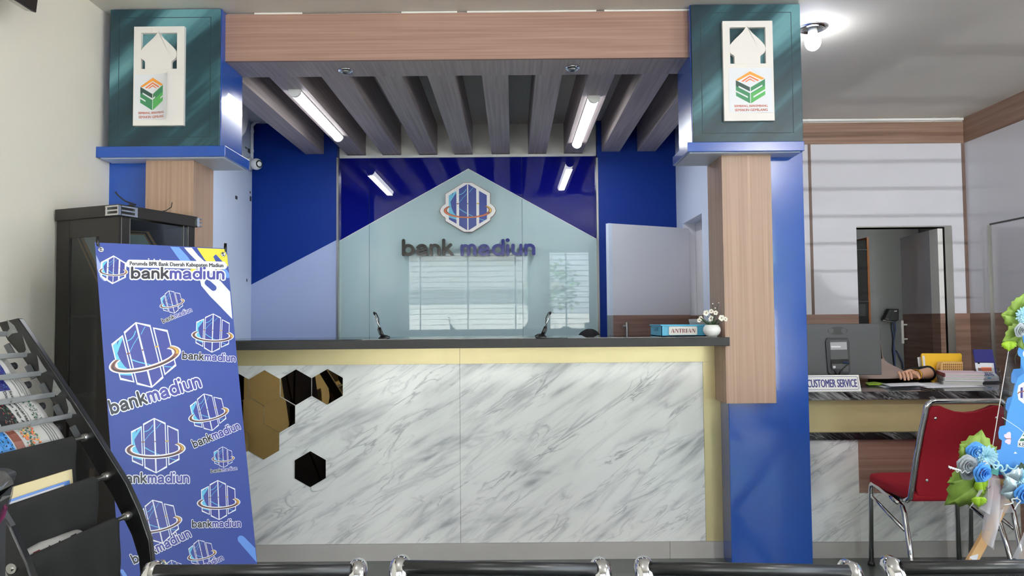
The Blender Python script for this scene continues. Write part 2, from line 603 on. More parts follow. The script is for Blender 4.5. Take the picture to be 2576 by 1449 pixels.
LW = 0.125
def glyph(ch):
    r = LW
    if ch == 'b':
        return [([(r, r), (r, 1.42 - r)], 0), (arc(.50, .5, .36, .375, 0, 360, 22)[:-1], 1)], 0.98
    if ch == 'd':
        return [([(.86 - r + .12, r), (.86 - r + .12, 1.42 - r)], 0), (arc(.48, .5, .36, .375, 0, 360, 22)[:-1], 1)], 0.98
    if ch == 'a':
        return [([(.13, .71)] + arc(.44, .62, .30, .255, 150, 0, 12) + [(.74, r + .06), (.79, r)], 0),
                ([(.74, .55), (.55, .52), (.33, .47)] + arc(.33, .30, .21, .175, 90, 270, 8) + [(.50, .14), (.66, .22), (.74, .36)], 0)], 0.92
    if ch == 'n':
        return [([(r, r), (r, 1 - r)], 0), ([(r, .55)] + arc(.42, .57, .30, .305, 180, 0, 14) + [(.72, r)], 0)], 0.86
    if ch == 'm':
        return [([(r, r), (r, 1 - r)], 0), ([(r, .55)] + arc(.37, .60, .245, .275, 180, 0, 12) + [(.615, r)], 0),
                ([(.615, .55)] + arc(.86, .60, .245, .275, 180, 0, 12) + [(1.105, r)], 0)], 1.24
    if ch == 'u':
        return [([(.72, 1 - r), (.72, r)], 0), ([(r, 1 - r), (r, .43)] + arc(.42, .43, .30, .305, 180, 360, 14), 0)], 0.86
    if ch == 'i':
        return [([(r, r), (r, .98 - r)], 0), ([(r, 1.295), (r, 1.3)], 0)], 0.30
    if ch == 'k':
        return [([(r, r), (r, 1.42 - r)], 0), ([(.66, .90), (r + .03, .38)], 0), ([(.34, .60), (.74, r)], 0)], 0.86
    return [], 0.3

def word(text, gap=0.07, r=None):              # list of (verts, faces) and the advance
    out, x = [], 0.0
    for ch in text:
        g, w = glyph(ch)
        for p, c in g:
            q = [(a + x, b) for a, b in p]
            rr = r if r else LW
            out.append(stroke(q, rr * (1.22 if ch == 'i' and p[0][1] > 1.2 else 1), bool(c)))
        x += w + gap
    return out, x - gap

_tc = {}
_bold = {}
def textpoly(s, w, h, bold=0.0):               # text fitted into a w x h box centred on 0
    k = (s, bold)
    if k not in _tc:
        cu = bpy.data.curves.new('t', 'FONT')
        cu.body = s
        cu.resolution_u = 3
        ob = bpy.data.objects.new('t', cu)
        COL.objects.link(ob)
        bpy.context.view_layer.update()
        me = bpy.data.meshes.new_from_object(ob.evaluated_get(bpy.context.evaluated_depsgraph_get()))
        vs = [(v.co.x, v.co.y) for v in me.vertices]
        fs = [tuple(p.vertices) for p in me.polygons]
        bpy.data.objects.remove(ob)
        bpy.data.curves.remove(cu)
        bpy.data.meshes.remove(me)
        x0, x1 = min(v[0] for v in vs), max(v[0] for v in vs)
        y0, y1 = min(v[1] for v in vs), max(v[1] for v in vs)
        _tc[k] = ([((x - x0) / (x1 - x0) - .5, (y - y0) / (y1 - y0) - .5) for x, y in vs], fs)
    vs, fs = _tc[k]
    if not bold:
        return [(x * w, y * h) for x, y in vs], fs
    out, of = [], []
    e = bold * h * .7                          # heavier face: the outlines set several times, slightly shifted
    for dx, dy in ((-e, 0), (0, 0), (e, 0), (0, e * .6), (0, -e * .6)):
        n0 = len(out)
        out += [(x * (w - 2 * e) + dx, y * (h - 1.2 * e) + dy) for x, y in vs]
        of += [tuple(i + n0 for i in f) for f in fs]
    _bold[len(out)] = len(vs)
    return out, of

def put(mb, vf, fn, m=0, lay=0.0, thick=0.0):  # flat art mapped to space by fn(x, y, out)
    v, f = vf
    per = _bold.get(len(v), len(v) + 1)          # repeated settings of one text lie a hair apart
    top = [fn(a, b, lay + thick + (i // per) * 4e-5) for i, (a, b) in enumerate(v)]
    # face the art outwards
    e1 = [fn(0, 0, 0), fn(1e-3, 0, 0), fn(0, 1e-3, 0), fn(0, 0, 1e-3)]
    n = (e1[1] - e1[0]).cross(e1[2] - e1[0])
    flip = n.dot(e1[3] - e1[0]) < 0
    fs = []
    for q in f:
        ar = sum(v[q[i]][0] * v[q[(i + 1) % len(q)]][1] - v[q[(i + 1) % len(q)]][0] * v[q[i]][1] for i in range(len(q)))
        qq = q if ar > 0 else q[::-1]
        fs.append(qq[::-1] if flip else qq)
    if not thick:
        mb.add(top, fs, m)
        return
    bot = [fn(a, b, lay) for a, b in v]
    k = len(v)
    cnt = {}
    for q in fs:
        for i in range(len(q)):
            a, b = q[i], q[(i + 1) % len(q)]
            cnt[(a, b)] = 1
    side = [(a, k + a, k + b, b) for (a, b) in cnt if (b, a) not in cnt]
    mb.add(top + bot, fs + side, m)

def place(fn, cx, cy, s, ang):                 # scaled and turned copy of a mapping
    ca, sa = cos(ang), sin(ang)
    return lambda x, y, o: fn(cx + s * (x * ca - y * sa), cy + s * (x * sa + y * ca), o)

LOGO_COLS = [[(-.763, .483), (-.458, .662), (-.458, -.662), (-.763, -.483)],
             [(-.351, .738), (-.025, .934), (-.025, -.936), (-.351, -.733)],
             [(.025, .934), (.344, .746), (.344, -.738), (.025, -.936)],
             [(.455, .662), (.768, .483), (.768, -.483), (.455, -.669)]]
# ================================================================== the room
XL, XR = -2.195, 3.845
YB, YC = 6.25, 6.33                            # blue side panels; middle bay
ZC = 3.015
YP = 4.03                                      # pillar faces
YF_CAP = 3.93

o = struct(MB().box(XL - .2, 4.3, Y_WIN - .2, 8.0, -.12, 0).build('floor', K['floor']))
mb = MB().box(XL - .2, 4.3, Y_WIN - .25, 8.0, ZC, ZC + .2)
struct(mb.build('ceiling', K['ceil']))
struct(MB().box(XL - .2, XL, Y_WIN - .2, 4.26, 0, ZC).build('wall_left', K['wall']))
struct(MB().box(XL - .2, XL, 4.26, 8.0, 0, ZC).build('wall_left.001', K['cool']))

# window wall behind the camera: two wide openings
mb = MB()
x = XL - .2
for a, b, z0, z1 in WINDOWS:
    mb.box(x, a, Y_WIN - .15, Y_WIN, 0, ZC)
    mb.box(a, b, Y_WIN - .15, Y_WIN, 0, z0)
    mb.box(a, b, Y_WIN - .15, Y_WIN, z1, ZC)
    x = b
mb.box(x, 4.3, Y_WIN - .15, Y_WIN, 0, ZC)
struct(mb.build('wall_front', K['wall']))
for i, (a, b, z0, z1) in enumerate(WINDOWS):
    mb = MB()
    for q in ((a, a + .05), (b - .05, b)):
        mb.box(q[0], q[1], Y_WIN - .11, Y_WIN - .05, z0, z1)
    mb.box(a, b, Y_WIN - .11, Y_WIN - .05, z0, z0 + .05)
    mb.box(a, b, Y_WIN - .11, Y_WIN - .05, z1 - .05, z1)
    w = struct(mb.build('window_%d' % (i + 1), K['alu']))
    MB().box(a + .05, b - .05, Y_WIN - .085, Y_WIN - .079, z0 + .05, z1 - .05).build('pane', K['acrylic'], w)
    t = thing('window_blind', ['white horizontal blind with open slats in the wider window gap',
                               'white horizontal blind with open slats in the window nearer the service desk'][i],
              'blind', ((a + b) / 2, Y_WIN + .06, z1 - .02))
    mb = MB()
    z = z1 - .10
    while z > z0 + .05:
        M_ = Matrix.Translation(((a + b) / 2, Y_WIN + .06, z)) @ Matrix.Rotation(radians(2), 4, 'X')
        mb.obox(M_, b - a - .04, .085, .006)
        z -= .104
    mb.build('slat', K['blind'], t)
    MB().box(a + .02, b - .02, Y_WIN + .02, Y_WIN + .10, z1 - .05, z1).build('head_rail', K['blind'], t)
    for q in (.12, .5, .88):
        MB().box(a + (b - a) * q - .012, a + (b - a) * q + .012, Y_WIN + .104, Y_WIN + .106, z0 + .05, z1 - .04).build('ladder_tape', K['blind'], t)

# teller booth back wall: glossy blue side panels, recessed middle bay
struct(MB().box(XL, 1.5, YC, YC + .15, 0, ZC).build('wall_back', K['whitem']))
xa, xb = W(848, 600, YB).x, W(1505, 600, YB).x
mb = MB()
zd0, zd1 = W(637, 716, YB).z, W(848, 603, YB).z
mb.slab([(XL, YB, zd0), (xa, YB, zd1), (xa, YB, ZC), (XL, YB, ZC)], (0, YC - YB, 0))
pl = struct(mb.build('wall_back.001', K['blue']))
struct(MB().slab([(XL, YB, 0), (xa, YB, 0), (xa, YB, zd1), (XL, YB, zd0)], (0, YC - YB, 0)).build('wall_back.002', K['lav']))
struct(MB().box(xb, 1.395, YB, YC, 0, ZC).build('wall_back.003', K['blue']))
mb = MB().box(xa - .004, xa + .012, YB - .012, YC, 0, W(848, 397, YB).z)
mb.box(xb - .012, xb + .004, YB - .012, YC, 0, W(1503, 397, YB).z)
struct(mb.build('trim_1', K['steel']))

# wall-mounted sign panel of back-painted glass: three sheets, blue above a pale gable shape
YG = 6.29
t = thing('glass_sign_panel', 'glossy glass wall panel with pale gable shape under blue corners, behind the counter', 'wall panel',
          (-.37, YG, 1.0))
x0, x1 = W(853, 600, YG).x, W(1503, 600, YG).x
zt = W(1178, 396, YG).z
xp, zp = W(1178, 425, YG).x, W(1178, 425, YG).z
zl, zr = W(853, 607, YG).z, W(1503, 603, YG).z
zb = .75
cuts = [x0, W(929, 600, YG).x, W(1314, 600, YG).x, x1]
def roofz(x):
    return zl + (zp - zl) * (x - x0) / (xp - x0) if x < xp else zp + (zr - zp) * (x - xp) / (x1 - xp)
for i in range(3):
    a, b = cuts[i] + .0012, cuts[i + 1] - .0012
    xs = [a] + ([xp] if a < xp < b else []) + [b]
    mb = MB()
    lo = [(x, YG, roofz(x)) for x in xs]
    mb.slab([(a, YG, zb), (b, YG, zb)] + lo[::-1], (0, .012, 0), 0)
    mb.slab(lo + [(b, YG, zt), (a, YG, zt)], (0, .012, 0), 1)
    mb.build('glass_sheet', [K['aqua'], K['bglass']], t)
mb = MB()                                       # thin white line along the gable
for (a, b) in (((x0, zl), (xp, zp)), ((xp, zp), (x1, zr))):
    mb.tube([(a[0], YG - .0005, a[1]), (b[0], YG - .0005, b[1])], .003, 6)
mb.build('gable_edge', K['whitem'], t)
MB().box(xa + .012, xb - .012, YG - .01, YC, zt, zt + .022).build('top_trim', K['whitem'], t)

# emblem and lettering standing off the glass
def emblem(mb, fn, mats, ring=True, lay=0.0, d=0.0006, outline=False):
    """mats: dict name -> material slot. Draws the four-column hexagon with its ring."""
    L = lay
    if outline:
        for c in LOGO_COLS:
            cx = sum(p[0] for p in c) / 4
            q = [(cx + (x - cx) * 1.0 + (.033 if x > cx else -.033), y + (.055 if y > 0 else -.055)) for x, y in c]
            put(mb, poly(q), fn, mats['w'], L)
    for k, c in enumerate(LOGO_COLS):
        put(mb, poly(c), fn, mats['b'], L + d)
    # pale sweeps in the columns
    put(mb, poly([(-.763, -.25), (-.763, .483), (-.62, .566), (-.70, .25), (-.66, .0), (-.58, -.20), (-.48, -.33), (-.458, -.40), (-.458, -.50), (-.763, -.40)][::-1]), fn, mats['c'], L + 2 * d)
    put(mb, poly([(-.763, .12), (-.763, .26), (-.56, .60), (-.458, .662), (-.458, .60), (-.62, .35)][::-1]), fn, mats['c'], L + 2.4 * d)
    put(mb, stroke(arc(-.36, .95, .34, .44, 272, 330, 8), .013), fn, mats['c'], L + 2 * d)
    put(mb, stroke([(-.34, .20), (-.2, .38), (-.03, .55)], .008), fn, mats['c'], L + 2.4 * d)
    put(mb, stroke([(.06, .60), (.14, .70), (.22, .79)], .008), fn, mats['c'], L + 2 * d)
    put(mb, stroke([(-.34, -.06), (-.18, -.17), (-.03, -.25)], .016), fn, mats['c'], L + 2 * d)
    put(mb, stroke([(.03, -.28), (.16, -.35), (.26, -.39)], .012), fn, mats['c'], L + 2 * d)
    put(mb, stroke([(.47, -.47), (.58, -.51), (.68, -.54)], .012), fn, mats['c'], L + 2 * d)
    if ring:
        def band(a0, a1, slot, lay_, ro, ri, n=30, rise=0.0):
            v, f = [], []
            for i in range(n + 1):
                a = radians(a0 + (a1 - a0) * i / n)
                v.append((ro[0] * cos(a), -.13 + ro[1] * sin(a)))
                v.append((ri[0] * cos(a), -.115 + ri[1] * sin(a)))
            for i in range(n):
                f.append((2 * i, 2 * i + 1, 2 * i + 3, 2 * i + 2))
            put(mb, (v, f), fn, slot, lay_)
        if outline:
            band(144, 396, mats['w'], L + 3 * d, (1.02, .345), (.80, .215), 40)
        band(144, 396, mats['r'], L + 4 * d, (.97, .31), (.84, .262), 40)
        band(146, 180, mats['d'], L + 5 * d, (.925, .295), (.885, .28), 8)
        band(180, 330, mats['d'], L + 5 * d, (.94, .30), (.90, .287), 24)
        band(345, 396, mats['g'], L + 5 * d, (.95, .305), (.88, .275), 12)
    for a, b, s in ((-.45, -.36, 'r'), (-.02, .02, 'r'), (.35, .45, 'g')):
        put(mb, poly([(a, .125), (b, .125), (b, .165), (a, .165)]), fn, mats[s], L + 2 * d)

lc = W(1177, 522, YG - .03)
ls = (W(1177, 460, YG - .03).z - W(1177, 584, YG - .03).z) / 2
t = thing('bank_emblem', 'hexagonal emblem plate with blue columns and bronze ring above the big lettering', 'emblem', (lc.x, YG - .03, lc.z))
fe = lambda x, y, o: Vector((lc.x + x * ls, YG - .03 - o, lc.z + y * ls))
k_ = lambda px, py: ((px - 1238) / 393., (513 - py) / 393.)
pts = [k_(*p) for p in [(1175, 116), (1305, 116), (1597, 290), (1597, 455), (1640, 487), (1672, 525), (1687, 570), (1672, 612), (1640, 652), (1610, 672), (1598, 692), (1598, 725),
                        (1310, 907), (1175, 907), (880, 730), (880, 692), (866, 668), (836, 650), (806, 612), (791, 570), (806, 525), (836, 487), (866, 468), (880, 452), (880, 298)]]
sc_ = 1.0 / 1.0
put(mb := MB(), poly(pts), fe, 0, 0.0, .012)
mb.build('plate', K['bronze'], t)
pin = [(x * .982, y * .985) for x, y in pts]
put(mb := MB(), poly(pin), fe, 0, .0125, .001)
mb.build('face', K['whitem'], t)
mb = MB()
emblem(mb, fe, dict(w=0, b=1, c=2, r=3, d=4, g=5), lay=.0142, d=.0003)
mb.build('emblem_print', [K['whitem'], K['lblue'], K['lcyan'], K['bronze'], K['orange2'], K['goldp']], t)
for q in ((-.4, .5), (.4, .5), (-.4, -.5), (.4, -.5)):
    c = fe(q[0], q[1], 0)
    MB().tube([c, c + Vector((0, .028, 0))], .01, 10).build('spacer', K['steel'], t)

YL = YG - .025
for txt, pxa, pxb, key, lab in (('bank', 1012, 1141, 'letk', 'large black raised letters spelling bank on the pale glass'),
                                ('madiun', 1159, 1347, 'letb', 'large navy raised letters spelling madiun on the pale glass')):
    a, b = W(pxa, 645, YL), W(pxb, 643, YL)
    top = W(pxa, 602, YL).z if txt == 'bank' else W(pxb, 601, YL).z
    ws, adv = word(txt, .105, .128)
    sx = (b.x - a.x) / adv
    sy = (top - a.z) / 1.42
    t = thing('sign_lettering', lab, 'lettering', (a.x, YL, a.z))
    fn = lambda x, y, o, a=a, sx=sx, sy=sy: Vector((a.x + x * sx, YL - o, a.z + y * sy))
    gl = []
    x = 0
    for ch in txt:
        g, w = glyph(ch)
        mb = MB()
        for p, c in g:
            q = [(u + x, v) for u, v in p]
            put(mb, stroke(q, .128 * (1.25 if ch == 'i' and p[0][1] > 1.2 else 1), bool(c)), fn, 0, 0, .024 + .0004 * len(mb.m))
        x += w + .105
        mb.build('letter', K[key], t)

# side partition of the booth with its doorway, right of the pillar
XPART = 1.395
ya, yb = 5.42, 6.02
zh = 2.10
mb = MB().box(XPART, XPART + .14, 4.24, ya, 0, ZC)
mb.box(XPART, XPART + .14, yb, YC, 0, ZC)
mb.box(XPART, XPART + .14, ya, yb, zh, ZC)
struct(mb.build('wall_partition', K['cool']))
zw = W(2200, 790, YB).z
struct(MB().box(XPART + .004, XPART + .099, yb - .004, yb, zw, zh).build('wall_partition.003', K['white']))
struct(MB().box(XPART + .004, XPART + .099, yb - .004, yb, 0, zw).build('wall_partition.004', K['woodd']))
mb = MB().box(XPART + .10, XPART + .14, ya, yb, zw, zh)
struct(mb.build('wall_partition.001', K['white']))
struct(MB().box(XPART + .10, XPART + .14, ya, yb, 0, zw).build('wall_partition.002', K['woodside']))

# open booth door: white above, wood below
a = W(1541, 700, 5.62)
b = W(1735, 700, 5.97)
zt, zm = W(1541, 562, 5.62).z, W(1545, 793, 5.62).z
d = Vector((b.x - a.x, b.y - a.y, 0))
n = Vector((d.y, -d.x, 0)).normalized()
wdt = d.length
d.normalize()
A = Vector((a.x, a.y, 0))
def dq(u, o, z):
    return A + d * u + n * o + Vector((0, 0, z))
def dslab(mb, u0, u1, o0, o1, z0, z1, m=0):
    mb.slab([dq(u0, o0, z0), dq(u1, o0, z0), dq(u1, o0, z1), dq(u0, o0, z1)], n * (o1 - o0), m)
t = struct(thing('door_1', 'open door, white above and wood below, in the teller booth', 'door', tuple(A)))
dslab(mb := MB(), 0, wdt, -.035, 0, zm, zt)
mb.build('upper_panel', K['white'], t)
dslab(mb := MB(), 0, wdt, -.035, 0, .01, zm)
mb.build('lower_panel', K['woodd'], t)
dslab(mb := MB(), -.03, -.0005, -.036, .001, zm, zt)
mb.build('edge_band', K['cool'], t)
dslab(mb := MB(), -.03, -.0005, -.036, .001, .01, zm)
mb.build('edge_band', K['steel'], t)
hz0, hz1 = W(1569, 870, 5.6).z, W(1569, 811, 5.6).z
mb = MB().tube([dq(.085, .055, hz0), dq(.085, .055, hz1)], .011, 12)
for z in (hz1 - .03, hz0 + .03):
    mb.tube([dq(.085, 0, z), dq(.085, .055, z)], .007, 8)
    mb.tube([dq(.05, .05, z), dq(.085, .05, z)], .012, 8)
mb.build('handle', K['steel'], t, True, angle=40)

# ------------------------------------------------------------------ slatted ceiling of the booth and the beam
zs = W(1260, 389, YC).z
for i, px in enumerate((792, 898, 986.5, 1078, 1167, 1259.5, 1351, 1441, 1536, 1626)):
    yb_ = YB if i in (0, 8, 9) else YC
    xc = W(px, 386, yb_).x
    t = MB().box(xc - .077, xc + .077, 4.22, yb_ - .001, zs, ZC - .001).build('ceiling_slat', K['woods'])
    nm = ['first from the air conditioner', 'second from the air conditioner, carrying a lamp', 'third from the air conditioner', 'fourth from the air conditioner',
          'fifth from the air conditioner', 'sixth from the air conditioner', 'third from the service area side, before the lamp slat', 'carrying the lamp nearer the service area',
          'second from the service area side', 'nearest the service area'][i]
    if i == 6:
        nm = 'next to the slat with the lamp, on its inner side'
    tag(t, 'grey-brown boxed ceiling slat, ' + nm, 'ceiling slat', 'slats over the teller booth')
bx0, bx1 = W(563, 90, 3.98).x, W(1737, 90, 3.98).x
zbm = W(1288, 148, 3.98).z
t = thing('beam', 'boxed wood-grain beam spanning between the two pillar caps', 'beam', (0, 3.98, zbm))
t['kind'] = 'structure'
MB().box(bx0 - .02, bx1 + .02, 3.98, 4.0, zbm, ZC - .012).build('face_board', K['woodh'], t)
MB().box(bx0 - .02, bx1 + .02, 4.0, 4.25, zbm, ZC - .001).build('soffit', K['woods'], t)
mb = MB()
for a, b in ((1175, 1500), (1520, 1737), (640, 760), (1010, 1150)):
    mb.box(W(a, 30, 3.98).x, W(b, 30, 3.98).x, 3.978, 3.99, ZC - .012, ZC - .003)
mb.build('caulking', K['whitem'], t)

def spot(px, py, z, r, lab, bulb=False, grp=None, seat=None):
    p = ZG(px, py, z)
    t = thing('ceiling_spotlight' if not bulb else 'ceiling_downlight', lab, 'ceiling light', (p.x, p.y, z), 0, grp)
    M_ = Matrix.Identity(3)
    MB().lathe([(r * .62, -.001), (r * .66, -.012), (r * .8, -.013), (r, -.005), (r * 1.02, -.0005)], tuple(p), 28).build('ring', K['chrome'], t, True)
    if not bulb:
        MB().lathe([(r * .36, -.012), (r * .4, -.018), (r * .56, -.016), (r * .62, -.004)], tuple(p), 24).build('inner_ring', K['steel'], t, True)
        MB().lathe([(0.0001, -.010), (r * .36, -.008)], tuple(p), 20).build('lens', K['glow'], t)
    else:
        MB().lathe([(r * .62, -.003), (r * .5, -.0015), (.0001, -.0015)], tuple(p), 24).build('reflector', K['steel'], t, True)
        MB().tube([p - Vector((0, 0, .001)), p - Vector((0, 0, .045))], .026, 16).build('socket', K['ceramic'], t, True)
        MB().ball(p - Vector((0, 0, .085)), (.045, .045, .05), 18).build('bulb', K['bulb'], t, True)
        lamp('bulb_light', 'POINT', p - Vector((0, 0, .17)), 1.4, (.95, .98, 1), shadow_soft_size=.05)
spot(870, 176, zbm, .042, 'small round chrome spotlight in the beam, by the air conditioner side', grp='spotlights under the beam')
spot(1440, 170, zbm, .042, 'small round chrome spotlight in the beam, by the service area side', grp='spotlights under the beam')
spot(2044, 70, ZC, .085, 'round chrome ceiling downlight with a glowing bulb beside the tall pillar cap', True)

for x_, y_, lab in ((2.7, 2.6, 'added unseen chrome ceiling downlight with a glowing bulb, over the red chairs'), (2.5, .4, 'added unseen chrome ceiling downlight with a glowing bulb, over the waiting benches'),
                    (-.6, 1.2, 'added unseen chrome ceiling downlight with a glowing bulb, over the newspaper rack side')):
    px_ = Vector((x_, y_, ZC))
    t = thing('ceiling_downlight', lab, 'ceiling light', tuple(px_))  # out-of-view downlights added to brighten the desk front and the hall
    r = .085
    MB().lathe([(r * .62, -.001), (r * .66, -.012), (r * .8, -.013), (r, -.005), (r * 1.02, -.0005)], tuple(px_), 28).build('ring', K['chrome'], t, True)
    MB().tube([px_ - Vector((0, 0, .001)), px_ - Vector((0, 0, .045))], .026, 16).build('socket', K['ceramic'], t, True)
    MB().ball(px_ - Vector((0, 0, .085)), (.045, .045, .05), 18).build('bulb', K['bulb'], t, True)
    lamp('bulb_light', 'POINT', px_ - Vector((0, 0, .17)), (26, 95, 14)[(x_ < 2.6) + (x_ < 0)], (.97, .98, 1), shadow_soft_size=.05)
for (pa, pb, xi, lab) in (((750, 237), (862, 353), 1, 'lit white tube lamp under the slat by the air conditioner'),
                          ((1485, 252), (1450, 370), 7, 'lit white tube lamp under the slat by the service area')):
    za = zs - .03
    A_, B_ = ZG(pa[0], pa[1], za), ZG(pb[0], pb[1], za)
    xm = W((898, 1441)[xi == 7], 386, YC).x
    t = thing('batten_lamp', lab, 'ceiling lamp', (xm, (A_.y + B_.y) / 2, zs), 0, 'tube lamps under the slats')
    y0, y1 = A_.y, B_.y
    mb = MB()
    sec = arc(0, 0, .036, .036, 180, 360, 12)
    mb.slab([(xm + u, y0 + .02, zs - .006 + v) for u, v in sec], (0, y1 - y0 - .04, 0))
    mb.build('tube', K['lit'], t, True, angle=40)
    MB().box(xm - .037, xm + .037, y0, y1, zs - .007, zs).build('base', K['whitem'], t)
    for q in (y0, y1 - .02):
        mb = MB().slab([(xm + u * 1.1, q, zs - .006 + v * 1.1) for u, v in sec], (0, .02, 0))
        mb.build('end_cap', K['whitem'], t, True, angle=40)
    lamp('batten_light', 'AREA', (xm, (y0 + y1) / 2, zs - .05), 9, (.92, .96, 1), (0, 0, 0), shape='RECTANGLE', size=.06, size_y=1.1)

# ------------------------------------------------------------------ pillars with caps
def cap(t, xl, xr, lx0, lx1, zbot, zl, pq, stick, curl):
    """blue cap box, painted board, ledge, white cut-out plaque, emblem sheet"""
    MB().box(xl, xr, YF_CAP, 4.24, zbot, ZC - .001).build('cap_box', K['bluep'], t, bevel=.003)
    b = MB().box(xl + .003, xr - .003, YF_CAP - .014, YF_CAP - .0005, zbot + .002, ZC - .006).build('painted_board', K['teal'], t, bevel=.003)
    gx0, gx1, gz0, gz1 = xl + .052, xr - .052, zbot + .05, ZC - .05
    mb = MB()
    yy = YF_CAP - .0148
    for q in ((gx0, gx1, gz0, gz0 + .003), (gx0, gx1, gz1 - .003, gz1), (gx0, gx0 + .003, gz0, gz1), (gx1 - .003, gx1, gz0, gz1)):
        mb.box(q[0], q[1], yy, yy + .0008, q[2], q[3])
    mb.build('groove', K['tealdk'], b)
    MB().box(lx0, lx1, YF_CAP - .035, 4.26, zl, zbot).build('ledge', K['bluep'], t, bevel=.003)
    MB().box(lx0 + .015, lx1 - .015, YF_CAP - .015, 4.245, zl - .004, zl - .0005).build('ledge_underside', K['cool'], t)
    # plaque
    YQ = YF_CAP - .015
    cx, w, z1, z0 = pq
    h = z1 - z0
    f = lambda x, y, o: Vector((cx + x * w / 435., YQ - o, z1 - y * h / 850.))
    k2 = lambda L_: [(px - 507.5, py - 185) for px, py in L_]
    mb = MB()
    th = .02
    for r_ in (k2([(290, 185), (725, 185), (725, 240), (290, 240)]), k2([(290, 240), (352, 240), (352, 550), (290, 550)]),
               k2([(662, 240), (725, 240), (725, 550), (662, 550)]), k2([(290, 550), (725, 550), (725, 1035), (290, 1035)])):
        put(mb, poly(r_[::-1]), f, 0, 0, th)
    half = [(0, 228), (8, 238), (22, 258), (44, 284), (74, 312), (106, 341), (135, 371), (152, 395), (160, 420), (157, 445), (143, 465), (122, 477), (113, 490), (113, 552)]
    dome = [(500 + dx, y) for dx, y in half] + [(502 - dx, y) for dx, y in half[::-1]]
    put(mb, poly(k2(dome)), f, 0, 0, th + .001)
    q = mb.build('plaque', K['plaque'], t, bevel=.0015)
    # emblem sheet
    sx0, sx1, sz1, sz0 = stick
    sw, sh = sx1 - sx0, sz1 - sz0
    def fs(x, y, o):                            # x, y in 0..1 from the top corner
        lift = curl * max(0.0, x - .35) ** 2 * 1.0
        return Vector((sx0 + x * sw - lift * .25 * sw / .09, YQ - th - .0012 - o - lift, sz1 - y * sh))
    mb = MB().grid(lambda u, v: fs(u, 1 - v, 0), 12, 2)
    sh_ = mb.build('emblem_sheet', K['paper'], q, True)
    mb = MB()
    gz = lambda L_: [((px - 50) / 633., (py - 40) / 651.) for px, py in L_]
    def pz(L_, m, l=.0006):
        put(mb, poly(gz(L_)), fs, m, l)
    pz([(363, 88), (580, 197), (530, 213), (362, 136), (187, 226), (152, 213)], 0)
    pz([(360, 152), (497, 222), (470, 232), (360, 175), (260, 240), (232, 232)], 1)
    pz([(362, 193), (437, 238), (425, 243), (362, 212), (302, 246), (286, 238)], 1)
    pz([(153, 218), (357, 322), (357, 400), (153, 300)], 2)
    pz([(153, 300), (357, 400), (357, 556), (153, 445)], 5)
    pz([(368, 322), (580, 203), (580, 300), (368, 415)], 3)
    pz([(368, 415), (580, 300), (580, 430), (368, 556)], 6)
    pz([(192, 298), (361, 386), (361, 410), (192, 322)], 4, .0009)
    pz([(150, 365), (325, 455), (325, 478), (150, 387)], 4, .0009)
    pz([(365, 384), (540, 285), (540, 308), (365, 408)], 4, .0009)
    pz([(405, 452), (583, 349), (583, 373), (405, 476)], 4, .0009)
    for s_, y, m, w_ in (('SEIMBANG, BERKEMBANG,', 938, 7, 292), ('SEMAKIN GEMILANG', 971, 7, 284)):
        v, fc = textpoly(s_, w_ / 374., 22 / 385., 0.05)
        cy = (y - 610) / 385.
        v2 = [((667 - 478) / 374. + a, cy - b) for a, b in v]
        put(mb, (v2, fc), fs, m, .0006)
    mb.build('emblem_print', [K['orange'], K['orange2'], K['g1'], K['g2'], K['paper'], K['g2'], K['g3'], K['rust']], sh_)

# pillar by the cream wall
PL = thing('pillar', 'blue and wood-grain pillar against the cream wall, partly hidden by the cabinet', 'pillar', (-1.95, 4.03, 0))
PL['kind'] = 'structure'
xw0, xw1 = W(366, 450, 3.97).x, W(487, 450, 3.97).x
MB().box(XL, xw1 - .012, YP, 4.23, 0, 2.30).build('shaft', K['bluep'], PL)
MB().box(xw0, xw1, 3.97, YP - .0005, .88, W(400, 400, 3.97).z + .03).build('wood_front', K['woodv'], PL, bevel=.002)
MB().box(xw1 - .011, xw1, YP, 4.235, 0, W(400, 400, 3.97).z + .03).build('wood_side', K['woodv'], PL)
zb1 = W(420, 371, YF_CAP).z
zl1 = W(420, 395, 3.90).z
stL = (W(346, 250, YF_CAP).x, W(441, 250, YF_CAP).x, W(390, 193, YF_CAP).z, W(390, 306, YF_CAP).z)
cap(PL, W(277, 200, YF_CAP).x, W(557, 200, YF_CAP).x, XL, W(567, 383, 3.90).x, zb1, zl1,
    (W(407, 200, YF_CAP).x, W(470, 200, YF_CAP).x - W(344, 200, YF_CAP).x, W(407, 73, YF_CAP).z, W(407, 320, YF_CAP).z), stL, .07)
# pillar beside the service desk
PR = thing('pillar', 'blue and wood-grain pillar between the counter and the service desk', 'pillar', (1.38, 4.03, 0))
PR['kind'] = 'structure'
px0, px1 = W(1841, 1400, YP).x, W(2032, 900, YP).x
MB().box(px0, px1, YP, 4.30, 0, 2.30).build('shaft', K['bluep'], PR, bevel=.002)
xw0, xw1 = W(1821, 700, 3.97).x, W(1946, 700, 3.97).x
zw0 = W(1888, 1015, 3.97).z
MB().box(xw0, xw1, 3.97, YP - .0005, zw0, 2.27).build('wood_front', K['woodv'], PR, bevel=.002)
MB().box(xw0, px0 - .0005, YP, 4.26, zw0, 2.27).build('wood_side', K['woodv'], PR)
zb2 = W(1876, 360, YF_CAP).z
zl2 = W(1876, 381, 3.90).z
sx0, sx1 = 1690 + 478 / 3.451, 1690 + 852 / 3.451
stR = (W(sx0, 230, YF_CAP).x, W(sx1, 230, YF_CAP).x, W(1880, 610 / 3.451, YF_CAP).z, W(1880, 995 / 3.451, YF_CAP).z)
